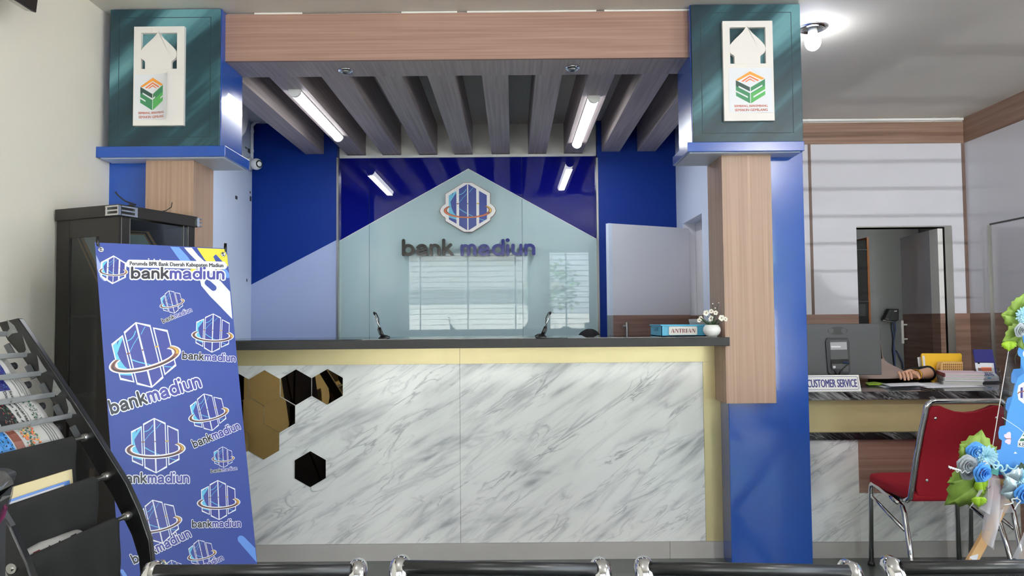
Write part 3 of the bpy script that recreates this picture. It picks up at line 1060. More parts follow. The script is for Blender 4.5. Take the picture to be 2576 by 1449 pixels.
cap(PR, W(1738, 200, YF_CAP).x, W(2016, 200, YF_CAP).x, W(1729, 370, 3.90).x, W(2023, 370, 3.90).x, zb2, zl2,
    (W(1878, 200, YF_CAP).x, W(1941, 180, YF_CAP).x - W(1816, 180, YF_CAP).x, W(1878, 59, YF_CAP).z, W(1878, 308, YF_CAP).z), stR, .006)

# ------------------------------------------------------------------ teller counter
YD = 4.19
ztop = W(1288, 853, 3.94).z
t = CT = thing('teller_counter', 'long teller counter with dark top, gold band and white marble front', 'counter', (-.2, 4.19, 0))
cx0, cx1 = xw1 * 0 + -1.66, W(1819, 1100, YD).x
zk = W(1288, 1365, YD).z
zg0 = W(1288, 914, YD).z
sl0 = ztop - (W(1157, 853, 3.94).z - W(1157, 875, 3.94).z)
MB().box(-1.66, W(1836, 860, 3.94).x, 3.94, 3.969, sl0, ztop).build('countertop', K['granite'], t, bevel=.002)
MB().box(-1.66, W(1819, 860, 3.97).x, 3.969, 4.60, sl0, ztop).build('countertop', K['granite'], t)
MB().box(-1.64, W(1819, 860, 3.97).x - .03, 3.975, 4.58, ztop, ztop + .004).build('glass_top', K['acrylic'], t)
xs = W(1157, 1000, YD).x
MB().box(cx0, cx1, YD + .012, 4.45, 0, sl0 - .0005).build('carcass', K['lgrey'], t)
for a, b in ((cx0, xs - .0008), (xs + .0008, cx1)):
    MB().box(a, b, YD - .004, YD + .011, zg0, sl0 - .001).build('gold_band', K['gold'], t)
xg = W(1771, 1100, YD).x
for a, b in ((cx0, xs - .0008), (xs + .0008, xg)):
    MB().box(a, b, YD, YD + .011, zk, zg0 - .001).build('marble_panel', K['marble'], t)
MB().box(xg + .0005, cx1, YD - .004, YD + .011, zk, zg0 - .001).build('gold_post', K['gold'], t)
for a, b in ((cx0, W(1685, 1390, YD).x - .001), (W(1685, 1390, YD).x + .001, cx1 + .005)):
    MB().box(a, b, YD - .006, YD + .011, 0, zk - .001).build('skirting_tile', K['tile'], t)
MB().box(cx1 + .0005, px0 - .001, YD - .002, YD + .03, 0, sl0 - .001).build('end_strip', K['lgrey'], t)
MB().box(cx1 + .012, px0 - .001, YD - .006, YD - .0025, zg0, sl0 - .001).build('end_strip', K['whitem'], t)
HR = .0985
pitch = W(745, 973, YD).x - W(665.6, 973, YD).x
for hx, hy in ((587, 977), (665.6, 976), (745, 974), (824, 973), (625.5, 1044), (704, 1043), (585.5, 1112), (664, 1111), (781, 1180)):
    c = W(hx, hy, YD)
    r = pitch / math.sqrt(3) * .972
    tl = (radians(random.uniform(-.5, .5)), radians(random.uniform(-.5, .5)))
    p6 = [Vector((r * sin(pi * k / 3), 0, r * cos(pi * k / 3))) for k in range(6)]
    RM = Matrix.Rotation(tl[0], 3, 'X') @ Matrix.Rotation(tl[1], 3, 'Z')
    MB().slab([Vector((c.x, YD - .0045, c.z)) + RM @ p for p in p6], (0, .004, 0)).build('hexagon_mirror', K['goldm'], t)

# ------------------------------------------------------------------ service area shell
ZW1 = W(2200, 362, YB).z                        # underside of the wood band
dx0, dx1 = W(2157, 680, YB).x, W(2397, 680, YB).x
dzt = W(2260, 572, YB).z
xa_ = XPART + .14
mb = MB().box(xa_, dx0, YB, YB + .12, zw, ZW1).box(dx1, XR, YB, YB + .12, zw, ZW1).box(dx0, dx1, YB, YB + .12, dzt, ZW1)
struct(mb.build('wall_back.004', K['white']))
mb = MB().box(xa_, dx0, YB, YB + .12, 0, zw).box(dx1, XR, YB, YB + .12, 0, zw)
struct(mb.build('wall_back.005', K['woodd']))
struct(MB().box(xa_, XR, YB - .006, YB + .12, ZW1, ZC - .035).build('trim_2', K['woodt']))
struct(MB().box(xa_, XR, YB, YB + .12, ZC - .035, ZC).build('wall_back.006', K['whitem']))
struct(MB().box(XR - .006, XR + .15, 2.2, YB, ZW1, ZC - .005).build('trim_3', K['woodtside']))
sy0, sy1, sz0, sz1 = ADDED_SIDE_WINDOW
struct(MB().box(XR, XR + .15, sy1, YB, zw, ZW1).box(XR, XR + .15, Y_WIN - .2, sy0, zw, ZW1).build('wall_right', K['white']))
struct(MB().box(XR, XR + .15, sy1, YB, 0, zw).box(XR, XR + .15, Y_WIN - .2, sy0, 0, zw).build('wall_right.001', K['woodside']))
mb = MB()
for q in (sy0 + .03, (sy0 + sy1) / 2, sy1 - .03):
    mb.box(XR + .04, XR + .10, q - .03, q + .03, 0, ZW1)
mb.box(XR + .04, XR + .10, sy0, sy1, 0, .05)
mb.box(XR + .04, XR + .10, sy0, sy1, sz1, ZW1)
w = struct(mb.build('window_3', K['alu']))  # out-of-view glazing added to let in more daylight
for q in (sy0 + .06, (sy0 + sy1) / 2 + .03):
    MB().box(XR + .067, XR + .073, q, q + (sy1 - sy0) / 2 - .09, .05, sz1).build('pane', K['acrylic'], w)
struct(MB().box(XR, XR + .15, Y_WIN - .2, 8.0, ZW1, ZC).build('wall_right.002', K['whitem']))
mb = MB().box(W(2037, 580, YB).x, W(2044, 580, YB).x, YB - .004, YB, zw, ZW1)
mb.box(XR - .026, XR, YB - .005, YB, zw, ZW1)
struct(mb.build('trim_4', K['joint']))
# frame of the closed door in the side wall: steel edge and dark head gap
yd = 5.95
mb = MB().box(XR - .012, XR, yd - .02, yd + .012, 0, W(2455, 567, yd).z)
struct(mb.build('trim_5', K['steel']))
MB_ = MB().box(XR - .003, XR, 4.6, yd, W(2455, 567, yd).z, W(2455, 567, yd).z + .014)
struct(MB_.build('trim_6', K['black']))
# pipe under the ceiling
t = MB()
p0, p1 = W(2016, 299, YB - .03), W(2421, 296, YB - .03)
t.tube([(xa_ + .02, YB - .03, ZC - .02), (XR - .02, YB - .03, ZC - .02)], .012, 12)
for q in (2035, 2350, 2395, 2402, 2408):
    x = W(q, 297, YB - .03).x
    t.tube([(x - .012, YB - .03, ZC - .02), (x + .012, YB - .03, ZC - .02)], .0145, 12)
tag(t.build('conduit_pipe', K['ceramic'], None, True, angle=40), 'white conduit pipe along the top of the wood band in the service area', 'pipe')

# steel door jamb, back room and its open door
mb = MB().box(W(2378, 680, YB).x, dx1, YB - .008, YB + .13, 0, dzt)
mb.box(dx0, dx1, YB - .002, YB + .13, dzt, dzt + .012)
struct(mb.build('trim_7', K['steel']))
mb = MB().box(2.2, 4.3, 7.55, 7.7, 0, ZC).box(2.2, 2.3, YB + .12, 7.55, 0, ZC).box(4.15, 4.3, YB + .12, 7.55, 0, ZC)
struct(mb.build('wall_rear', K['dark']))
xh = W(2365, 680, YB + .02).x
t = struct(thing('door_2', 'open inward door, white above and dark wood below, behind the service desk', 'door', (xh, YB + .13, 0)))
lf2 = lambda z: [(xh - .02, YB + .13, z), (xh + .02, YB + .13, z), (xh + .09, 6.99, z), (xh + .05, 6.99, z)]
MB().slab(lf2(zw), (0, 0, dzt - .012 - zw)).build('upper_panel', K['white'], t)
MB().slab(lf2(.01), (0, 0, zw - .01)).build('lower_panel', K['woodside'], t)
MB().box(xh - .02, xh + .022, YB + .005, YB + .129, .01, zw).build('edge_band', K['woodd'], t)
MB().box(xh - .02, xh + .022, YB + .005, YB + .129, zw, dzt - .012).build('edge_band', K['whitem'], t)
mb = MB()
hy_ = 6.90
hz0, hz1 = W(2277, 864, hy_).z, W(2277, 806, hy_).z
mb.tube([(xh - .005, hy_, hz0), (xh - .005, hy_, hz1)], .013, 12)
for z in (hz0 + .04, hz1 - .04):
    mb.tube([(xh - .005, hy_, z), (xh + .045, hy_, z)], .008, 8)
mb.build('handle', K['whitem'], t, True, angle=40)
# tall dark cupboard seen past the jamb
cA = W(2187, 700, 7.2)
t = thing('tall_cupboard', 'tall dark cupboard in the back room beside the doorway', 'cupboard', (cA.x - .3, 7.4, 0))
zc_ = W(2180, 605, 7.2).z
MB().box(cA.x - .55, cA.x - .02, 7.2, 7.54, 0, zc_).build('body', K['blackm'], t)
MB().box(cA.x - .02, cA.x, 7.19, 7.54, 0, zc_ + .03).build('side_edge', K['brown'], t)
for z in (W(2170, 630, 7.2).z, W(2170, 760, 7.2).z):
    MB().box(cA.x - .55, cA.x - .02, 7.19, 7.2, z, z + .012).build('shelf_edge', K['dgrey'], t)
MB().box(cA.x - .5, cA.x - .05, 7.19, 7.2, W(2170, 795, 7.2).z, W(2170, 765, 7.2).z).build('drawer_front', K['dgrey'], t)
# desk phone hung on the back room wall
c = W(2237, 792, 7.5)
t = thing('wall_phone', 'black desk phone hung on the grey back-room wall', 'phone', tuple(c))
k3 = lambda px, py, o=0: W(px, py, 7.54) - Vector((0, o, 0))
mb = MB().slab([k3(2213, 806, .05), k3(2230, 777, .03), k3(2258, 777, .03), k3(2255, 806, .05), k3(2240, 811, .06)], (0, .03, 0))
mb.build('body', K['black'], t, bevel=.006)
mb = MB().slab([k3(2216, 802, .075), k3(2231, 778, .05), k3(2240, 778, .05), k3(2229, 805, .075)], (0, .022, 0))
mb.build('handset', K['blackp'], t, bevel=.006)
MB().slab([k3(2245, 782, .035), k3(2252, 781, .035), k3(2251, 787, .035), k3(2244, 788, .035)], (0, .01, 0)).build('screen', K['lgrey'], t)
mb = MB()
mb.tube([k3(2244, 808, .02), k3(2243, 825, .01), k3(2248, 850, .01), k3(2246, 880, .01), k3(2252, 930, .01), k3(2254, 990, .01)], .006, 8)
mb.tube([k3(2249, 808, .02), k3(2252, 830, .012), k3(2247, 860, .012), k3(2250, 900, .012), k3(2253, 990, .012)], .006, 8)
mb.tube([k3(2253, 882, .01), k3(2260, 892, .01), k3(2270, 912, .01), k3(2271, 927, .01)], .006, 8)
mb.build('cable', K['cable'], t, True)

# added spot lamp standing in for reflected sunlight, through the blind onto the service wall
gl_ = lamp('added_glint_lamp', 'SPOT', (2.1, -8.6, .30), 2900, (1, .98, .94), spot_size=radians(9.6), spot_blend=.2, shadow_soft_size=.008)
gl_.rotation_euler = (Vector((3.5, 6.25, 2.45)) - gl_.location).to_track_quat('-Z', 'Y').to_euler()
# ------------------------------------------------------------------ the yard outside the windows
struct(MB().box(-14, 16, -18, Y_WIN - .2, -.2, -.1).box(XR + .5, 16, Y_WIN - .2, 8, -.2, -.1).build('ground', K['asphalt']))
struct(MB().box(-14, 16, -9.2, -9.0, -.1, 1.5).build('wall_yard', K['plaster']))
t = thing('neighbour_house', 'low white house with a grey gabled roof beyond the yard wall', 'house', (-2.5, -14, -.1))
MB().box(-6.5, 1.2, -17, -12, -.1, 2.4).build('wall', K['plaster'], t)
MB().slab([(-7.2, -11.6, 2.35), (1.9, -11.6, 2.35), (-2.6, -11.6, 5.0)], (0, -5.6, 0)).build('roof', K['roof'], t)
MB().box(-4.6, -3.4, -12, -11.95, .9, 2.0).build('window', K['mint'], t)
t = thing('neighbour_house', 'mint green shop front with a wide awning beyond the yard wall', 'house', (6, -14, -.1))
MB().box(3.6, 12, -17, -12, -.1, 3.3).build('wall', K['mint'], t)
MB().slab([(3.2, -12, 3.2), (12.4, -12, 3.2), (12.4, -10.8, 2.7), (3.2, -10.8, 2.7)], (0, 0, .08)).build('awning', K['mint'], t)
for (tx, ty, lab) in ((1.2, -10.6, 'leafy tree between the two houses beyond the yard wall'), (-5.0, -10.4, 'leafy tree in front of the gabled house')):
    t = thing('yard_tree', lab, 'tree', (tx, ty, -.1))
    MB().tube([(tx, ty, -.1), (tx + .05, ty, 1.2), (tx - .05, ty, 2.2)], [.12, .09, .05], 8).build('trunk', K['bark'], t)
    mb = MB()
    for k in range(420):
        a, e = random.uniform(0, 2 * pi), random.uniform(-.9, 1.3)
        rr = random.uniform(.55, 1.0)
        c = Vector((tx + 1.0 * rr * cos(a) * cos(e), ty + .8 * rr * sin(a) * cos(e), 2.3 + 1.0 * rr * sin(e)))
        M_ = Matrix.Translation(c) @ Matrix.Rotation(random.uniform(0, 6), 4, 'Z') @ Matrix.Rotation(random.uniform(0, 3), 4, 'X')
        mb.add([M_ @ Vector(q) for q in ((-.1, 0, 0), (0, -.04, .02), (.1, 0, 0), (0, .04, .02))], [(0, 1, 2, 3)])
    mb.build('leaves', K['treel'], t)
# ================================================================== blue X-banner leaning in front of the cabinet
BTL = Vector((-1.7427, 3.0952, 1.6676))
BU = (Vector((-1.3730, 3.5675, 1.6844)) - BTL).normalized()
BV = (Vector((-1.5508, 2.9979, .1831)) - BTL).normalized()
BN = BU.cross(BV).normalized()
if BN.y > 0:
    BN = -BN
BW, BH = .60, 1.585
def BP(u, v, o):
    return BTL + BU * u + BV * v + BN * (o + .0012 * sin(pi * u / BW) + .0012 * sin(4 * v + 1.0))
def BUV(px, py):
    d = RC @ Vector(((px - 1288.0) / F, -(py - 724.5) / F, -1.0))
    o0 = Vector((0, 0, CAMH)) - BTL
    s = -o0.dot(BN) / d.dot(BN)
    q = o0 + d * s
    # BU and BV are nearly square to one another; solve the small system
    a, b, c = BU.dot(BU), BU.dot(BV), BV.dot(BV)
    e, f = q.dot(BU), q.dot(BV)
    det = a * c - b * b
    return (e * c - f * b) / det, (a * f - b * e) / det
t = BT = thing('x_banner_stand', 'tall blue printed banner on a black cross stand leaning before the dark cabinet', 'banner stand', (-1.45, 3.3, 0))
mb = MB().grid(lambda a, b: BP(a * BW, b * BH, 0), 16, 30)
bann = mb.build('banner', K['banner'], t, True)
def art(x0, y0, ang, sx, sy):                   # print placed where it sits on the sheet
    ca, sa = cos(radians(ang)), sin(radians(ang))
    def fn(x, y, o):
        px = x0 + (x * sx) * ca - (y * sy) * sa
        py = y0 - (x * sx) * sa - (y * sy) * ca
        u, v = BUV(px, py)
        u = min(max(u, 0.001), BW - .001)
        v = min(v, BH - .001)
        return BP(u, v, o + .0008)
    return fn
raw = lambda x, y, o: (lambda q: BP(min(max(q[0], .001), BW - .001), max(q[1], .001), o + .0006))(BUV(x, y))
c6 = lambda L_: [(220 + a / 3.45, 600 + b / 3.45) for a, b in L_]
c7 = lambda L_: [(260 + a / 3.226, 1000 + b / 3.226) for a, b in L_]
mb = MB()
put(mb, poly(c6([(715, 72), (792, 76), (860, 150), (900, 205), (880, 260), (830, 230), (770, 150)])), raw, 0, 0)
put(mb, poly(c6([(835, 78), (902, 80), (960, 150), (1040, 225), (1110, 270), (1110, 300), (1010, 300), (940, 190), (880, 130)])), raw, 1, 0)
put(mb, poly(c6([(975, 362), (1150, 366), (1236, 462), (1256, 700), (1150, 590), (1060, 500), (985, 410)])), raw, 1, 0)
put(mb, stroke(c6([(1040, 385), (1092, 430)]), 7.5), raw, 6, .0004)
put(mb, poly(c6([(948, 82), (1186, 92), (1214, 150), (1221, 245), (1165, 195), (1112, 138), (1090, 158), (1118, 215), (1155, 255), (1140, 290), (1100, 250), (1020, 190)])), raw, 2, 0)
put(mb, poly(c6([(890, 268), (935, 255), (950, 290), (905, 300)])), raw, 2, 0)
put(mb, stroke(c6([(1190, 290), (1218, 320)]), 7), raw, 0, 0)
put(mb, poly(c6([(40, 140), (100, 200), (185, 330), (180, 360), (140, 370), (110, 340), (60, 260)])), raw, 3, 0)
put(mb, poly(c6([(110, 320), (150, 370), (180, 362), (182, 335), (140, 280)])), raw, 1, .0003)
put(mb, poly(c7([(1092, 1165), (1088, 1140), (1102, 1122), (1122, 1120), (1140, 1130), (1231, 1222), (1243, 1338)])), raw, 0, 0)
put(mb, stroke(c7([(150, 1410), (175, 1449)]), 5), raw, 0, 0)
mb.build('printed_shapes', [K['banl'], K['banw'], K['bany'], K['banv'], K['banw'], K['banw'], K['banner']], bann)
ems = [(284.5, 679, 33, -2.5, 1), (431, 760, 29, 14, 0), (534, 838, 48, -2, 0), (361, 893, 83, 14, 0), (390, 1121, 68, 2, 0), (523, 1037, 47, 13, 0),
       (561, 1150, 26, 3, 0), (549, 1258, 49, 2, 0), (396, 1312, 55, 13, 0), (506, 1392, 34, 13, 0), (434, 1436, 27, 8, 0)]
SL = [K['banw'], K['bang'], K['banc'], K['bronze'], K['bank'], K['goldp']]
for (cx, cy, h, ang, head) in ems:
    mb = MB()
    fn = art(cx, cy, ang, h * 1.10, h * 1.04)
    if head:
        pts = [(x * 1.12 + (.03 if x > 0 else -.03), y * 1.10) for x, y in [(-.763, .483), (0, .96), (.768, .483), (.768, -.483), (0, -.96), (-.763, -.483)]]
        put(mb, poly(pts), fn, 0, .0002)
    emblem(mb, fn, dict(w=0, b=1, c=2, r=3, d=4, g=5), lay=.0004, d=.00025, outline=True)
    mb.build('printed_emblem', SL, bann)
def lettering(x0, y0, x1, y1, xh, gap_word=.10, halo=.10):
    """bankmadiun from baseline start to baseline end, x-height in photo pixels"""
    ang = math.degrees(math.atan2(y0 - y1, x1 - x0))
    w1, a1 = word('bank', .10)
    w2, a2 = word('madiun', .10)
    total = a1 + gap_word + a2
    sx = math.hypot(x1 - x0, y1 - y0) / total
    fn = art(x0, y0, ang, sx, xh)
    mb = MB()
    h1, _ = word('bank', .10, LW + halo)
    h2, _ = word('madiun', .10, LW + halo)
    sh = a1 + gap_word
    for i, vf in enumerate(h1):
        put(mb, vf, fn, 0, .0009 + .00005 * (i % 6))
    for i, (v, f) in enumerate(h2):
        put(mb, ([(a + sh, b) for a, b in v], f), fn, 0, .0009 + .00005 * ((i + 3) % 6))
    for i, vf in enumerate(w1):
        put(mb, vf, fn, 1, .0015 + .00005 * (i % 6))
    for i, (v, f) in enumerate(w2):
        put(mb, ([(a + sh, b) for a, b in v], f), fn, 2, .0015 + .00005 * (i % 6))
    mb.build('printed_lettering', [K['banw'], K['bank'], K['banx']], bann)
lettering(328, 702, 564, 704, 22, .06, .15)
lettering(409, 814, 483, 784, 9)
lettering(457, 904, 592, 911, 14.5)
lettering(280, 1044, 508, 974, 27)
lettering(296, 1216, 476, 1216, 20)
lettering(488, 1128, 606, 1079, 16)
lettering(530, 1190, 597, 1182, 7)
lettering(482, 1328, 606, 1326, 14.5)
lettering(337, 1420, 482, 1350, 19)
lettering(478, 1446, 563, 1408, 11)
v, f = textpoly('Perumda BPR Bank Daerah Kabupaten Madiun', 236, 13, .055)
mb = MB()
fa = art(443, 667, -1.2, 1, 1)
put(mb, stroke([(-119 + i * 11.9, 0) for i in range(21)], 8.5), fa, 0, .0010)
put(mb, stroke([(-119 + i * 11.9, 6) for i in range(21)], 5), fa, 0, .00085)
put(mb, (v, f), fa, 1, .0014)
for q in ((373, 652), (387, 653), (402, 654)):
    put(mb, stroke([(q[0], q[1]), (q[0] + .1, q[1])], 1.8), raw, 0, .0004)
mb.build('printed_lettering', [K['banw'], K['bank']], bann)
# grommets, hooks and the poles of the stand
for (u, v) in ((.022, .03), (BW - .022, .03), (.022, BH - .03), (BW - .022, BH - .03)):
    c = BP(u, v, .001)
    M3 = Matrix((BU, BV, BN)).transposed()
    MB().lathe([(.006, 0), (.007, .002), (.011, .002), (.012, 0)], tuple(c), 16, M3).build('grommet', K['chrome'], bann, True)
ctr = BP(BW / 2, .95, -.06)
for (u, v, du) in ((.022, .03, -.01), (BW - .022, .03, .016), (.022, BH - .03, -.01), (BW - .022, BH - .03, .01)):
    c = BP(u, v, -.012)
    tip = BP(u + du, v - .055 if v < .5 else v + .03, .004 if v < .5 else -.01)
    MB().tube([ctr, c, BP(u + du, v - .02, -.004), tip], [.007, .006, .008, .007], 8).build('pole', K['black'], t, True)
MB().box(ctr.x - .03, ctr.x + .03, ctr.y - .02, ctr.y + .03, ctr.z - .05, ctr.z + .05).build('hub', K['black'], t, bevel=.008)
ft = BP(BW / 2, .95, -.35)
MB().tube([ctr, (ft.x, ft.y, .012)], .008, 8).build('rear_leg', K['black'], t)

# ================================================================== dark display cabinet standing cornerwise
CN = Vector((W(300, 515, 3.40).x, 3.40, 0))
CL = Vector((XL + .005, 3.40 * 1.0 + .155, 0))
CA = (CL - CN).normalized()
CA = Vector((-.930, .368, 0)).normalized()
CB = Vector((-CA.y * -1, 0, 0))
CB = Vector((.368, .930, 0)).normalized()
WA, WB_ = .405, .455
HC = W(300, 514, 3.40).z
t = CAB = thing('display_cabinet', 'tall dark display cabinet with smoked glass behind the blue banner', 'display cabinet', tuple(CN))
def cq(a, b, z):
    return CN + CA * a + CB * b + Vector((0, 0, z))
def cbox(a0, a1, b0, b1, z0, z1, mb=None, m=0):
    mb = mb or MB()
    return mb.slab([cq(a0, b0, z0), cq(a1, b0, z0), cq(a1, b1, z0), cq(a0, b1, z0)], (0, 0, z1 - z0), m)
hz = .055
cbox(-.012, WA, -.012, WB_ + .01, HC - hz, HC).build('top_board', K['espresso'], t, bevel=.003)
cbox(0, WA, 0, WB_, 0, .10).build('plinth', K['espresso'], t)
for a0, a1, b0, b1 in ((0, .045, 0, .012), (0, .012, .012, .06), (WA - .085, WA, 0, .02), (0, .02, WB_ - .045, WB_), (WA - .03, WA, WB_ - .03, WB_)):
    cbox(a0, a1, b0, b1, .10, HC - hz).build('post', K['espresso'], t)
cbox(.045, .13, .001, .018, .10, HC - hz).build('stile', K['espresso'], t)
cbox(.13, WA - .085, .001, .018, HC - hz - .085, HC - hz).build('rail', K['espresso'], t)
cbox(.13, WA - .085, .001, .018, .10, .17).build('rail', K['espresso'], t)
cbox(.13, WA - .085, .007, .011, .17, HC - hz - .085).build('side_glass', K['smoked'], t)
g = cbox(.004, .009, .06, WB_ - .045, .12, HC - hz - .006)
dr = g.build('door_glass', K['smoked'], t)
mb = MB()
for b in (.012, .058, WB_ - .075, WB_ - .046):
    cbox(-.001, .003, b, b + .003, .12, HC - hz, mb)
mb.build('edge_strip', K['steel'], t)
cbox(WA - .012, WA, .02, WB_ - .03, .10, HC - hz).build('back_panel', K['blackm'], t)
cbox(.012, WA - .012, WB_ - .016, WB_ - .004, .10, HC - hz).build('back_panel', K['blackm'], t)
for z in (.55, .98, 1.36):
    cbox(.025, WA - .014, .02, WB_ - .02, z, z + .008).build('glass_shelf', K['smoked'], t)
for b0 in (0, WB_):                             # chrome clamps at the upper corners
    mb = MB()
    for k in range(3):
        z0 = HC - .052 + k * .019
        cbox(-.02, -.0125, b0 - .004, b0 + .085 if b0 == 0 else b0 + .03, z0, z0 + .007, mb)
        cbox(-.02, .062 if b0 == 0 else .0, b0 - .022 if b0 == 0 else b0 + .0105, b0 - .0125 if b0 == 0 else b0 + .03, z0, z0 + .007, mb)
    if b0 == 0:
        cbox(-.019, -.0125, -.021, -.006, HC - .052, HC - .007, mb)
        cbox(-.019, -.0125, .07, .085, HC - .052, HC - .007, mb)
        cbox(.05, .062, -.021, -.0125, HC - .052, HC - .007, mb)
    else:
        cbox(-.0195, -.0125, b0 - .004, b0 + .012, HC - .052, HC - .007, mb)
        cbox(-.019, .0, b0 + .012, b0 + .028, HC - .035, HC - .032, mb)
    mb.build('corner_clamp', K['chrome'], t)
mb = MB()
mb.tube([cq(.02, .09, HC), cq(.01, .10, HC + .012), cq(.03, .06, HC + .025), cq(.045, .03, HC + .05), cq(.05, .02, HC + .065)], [.003, .004, .003, .003, .004], 6)
mb.tube([cq(.03, .26, HC + .001), cq(.02, .29, HC + .012), cq(.03, .33, HC + .035), cq(.03, .335, HC + .06)], .0022, 6)
mb.tube([cq(.03, .11, HC + .004), cq(.03, .085, HC + .012), cq(.05, .09, HC + .006)], .006, 6)
mb.build('loose_wire', K['blackm'], t, True)

def frame(lab, P0, ex, ey, w, h, fw, keyf, keyi, nm='picture_frame', cat='picture frame'):
    nz = ex.cross(ey).normalized()
    t = thing(nm, lab, cat, tuple(P0))
    for a0, a1, b0, b1 in ((0, w, 0, fw), (0, w, h - fw, h), (0, fw, fw, h - fw), (w - fw, w, fw, h - fw)):
        MB().slab([P0 + ex * a0 + ey * b0, P0 + ex * a1 + ey * b0, P0 + ex * a1 + ey * b1, P0 + ex * a0 + ey * b1], nz * .02).build('moulding', K[keyf], t, bevel=.004)
    MB().slab([P0 + ex * fw + ey * fw + nz * .008, P0 + ex * (w - fw) + ey * fw + nz * .008, P0 + ex * (w - fw) + ey * (h - fw) + nz * .008, P0 + ex * fw + ey * (h - fw) + nz * .008], nz * .003).build('certificate', K[keyi], t)
    return t
# tilted framed certificate on the upper shelf, and carved things lower down
ex = (CB * .55 + Vector((0, 0, -.85)) * .0 - CA * .85)
P0 = cq(.16, .05, 1.372)
t = thing('picture_frame', 'framed certificate leaning inside the dark cabinet', 'picture frame', tuple(cq(.2, .2, 1.372)))
fc = [W(180, 572, 3.585), W(372, 582, 3.74), W(425, 668, 3.77), W(252, 728, 3.55)]
cen = sum(fc, Vector()) / 4
fi = [p + (cen - p) * .17 for p in fc]
nz = Vector((0, .012, 0))
for i in range(4):
    j = (i + 1) % 4
    MB().slab([fc[i], fc[j], fi[j], fi[i]], nz).build('moulding', K['framew'], t, bevel=.002)
    m1, m2 = [a + (b - a) * .35 for a, b in ((fc[i], fi[i]), (fc[j], fi[j]))]
    m3, m4 = [a + (b - a) * .65 for a, b in ((fc[j], fi[j]), (fc[i], fi[i]))]
    MB().slab([q - Vector((0, .003, 0)) for q in (m1, m2, m3, m4)], (0, .002, 0)).build('moulding', K['espresso'], t)
MB().slab([p + Vector((0, .006, 0)) for p in fi], (0, .003, 0)).build('certificate', K['cert'], t)
t = thing('wooden_trophy', 'brown carved wooden trophy in the lower part of the dark cabinet', 'trophy', tuple(cq(.17, .12, .56)))
z0 = .558
MB().slab([cq(.10, .06, z0), cq(.24, .06, z0), cq(.24, .20, z0), cq(.10, .20, z0)], (0, 0, .09)).build('base', K['brown'], t, bevel=.004)
mb = MB().slab([cq(.09, .12, z0 + .09), cq(.21, .12, z0 + .09), cq(.19, .12, z0 + .14), cq(.22, .12, z0 + .19), cq(.19, .12, z0 + .25), cq(.13, .12, z0 + .33), cq(.09, .12, z0 + .36)], CB * .05)
mb.build('carving', K['trophy'], t, bevel=.01)
t = thing('wooden_plaque', 'brown wooden plaque standing behind the cabinet door glass', 'plaque', tuple(cq(.30, .33, 1.37)))
MB().slab([cq(.34, .24, 1.372), cq(.34, .40, 1.372), cq(.36, .40, 1.64), cq(.36, .24, 1.64)], CA * .015).build('board', K['trophy'], t, bevel=.003)

# ================================================================== newspaper rack along the cream wall
YF, YN = 2.56, 2.02
outer = [(45, 800), (88, 862), (130, 925), (172, 988), (215, 1052), (268, 1135), (318, 1215), (352, 1290), (376, 1360), (386, 1449), (389, 1560), (390, 1790)]
inner = [(-6, 812), (18, 856), (56, 900), (92, 952), (134, 1016), (184, 1088), (233, 1170), (284, 1253), (330, 1346), (348, 1405), (352, 1449), (354, 1560), (354, 1790)]
def rx(px, py):
    p = W(px, py, YF)
    return p.x, max(p.z, 0.0)
SK = .06                                        # the rack is set slightly askew to the wall
def rp(px, py, y):
    x, z = rx(px, py)
    return Vector((x - (YF - y) * SK, y, z))
t = RK = thing('newspaper_rack', 'black curved newspaper rack with metal strips and cloth pockets, at the picture\'s edge', 'newspaper rack', (-1.35, 2.3, 0))
for y in (YF, YN):
    pts = [rp(a, b, y) for a, b in outer] + [rp(a, b, y) for a, b in inner[::-1]]
    MB().slab(pts, (0, .028, 0)).build('side_rail', K['black'], t, bevel=.004)
    for px, py in ((22, 838), (66, 893), (103, 940), (138, 994), (182, 1046)):
        c = rp(px, py, y)
    # worn bare patches on the rail are plates for the strips
    for L_ in ([(65, 85), (130, 140), (165, 205), (110, 215), (70, 250), (55, 215), (90, 170)], [(205, 225), (235, 290), (285, 390), (215, 400), (240, 360)],
               [(340, 410), (380, 480), (430, 555), (350, 590), (360, 540)], [(490, 630), (560, 740), (520, 780), (475, 760)], [(600, 800), (640, 840), (700, 945), (650, 950), (615, 970), (625, 900)]):
        MB().slab([rp(a / 3.6225, 780 + b / 3.6225, y - .0005) for a, b in L_], (0, -.0006, 0)).build('bare_patch', K['bare'], t)
bars = [(10, 840), (62, 893), (97, 940), (132, 993), (175, 1046)]
for px, py in bars:
    a, b = rp(px, py, YN - .01), rp(px, py, YF + .005)
    d = (b - a)
    mb = MB().slab([a + Vector((0, 0, -.009)), a + Vector((.008, 0, -.007)), a + Vector((.010, 0, .009)), a + Vector((.0, 0, .009))], d)
    mb.build('bar', K['alu'], t, bevel=.001)
    for q in (.3, .62):
        c = a + d * q + Vector((.0085, 0, 0))
        MB().tube([c, c + Vector((.004, 0, 0))], .004, 8).build('rivet', K['steel'], t)
    # rubber lug under each bar
    c = rp(px - 12, py + 26, YF - .02)
    MB().tube([c, c + Vector((-.02, 0, -.005)), c + Vector((-.028, 0, -.02))], [.012, .014, .010], 8).build('lug', K['blackm'], t, True)
    c = rp(px + 18, py + 42, YF - .004)
    MB().obox(Matrix.Translation(c) @ Matrix.Rotation(radians(-30), 4, 'Y'), .018, .01, .05).build('clip', K['grey'], t)
rods = [(218, 1099), (271, 1196), (323, 1296)]
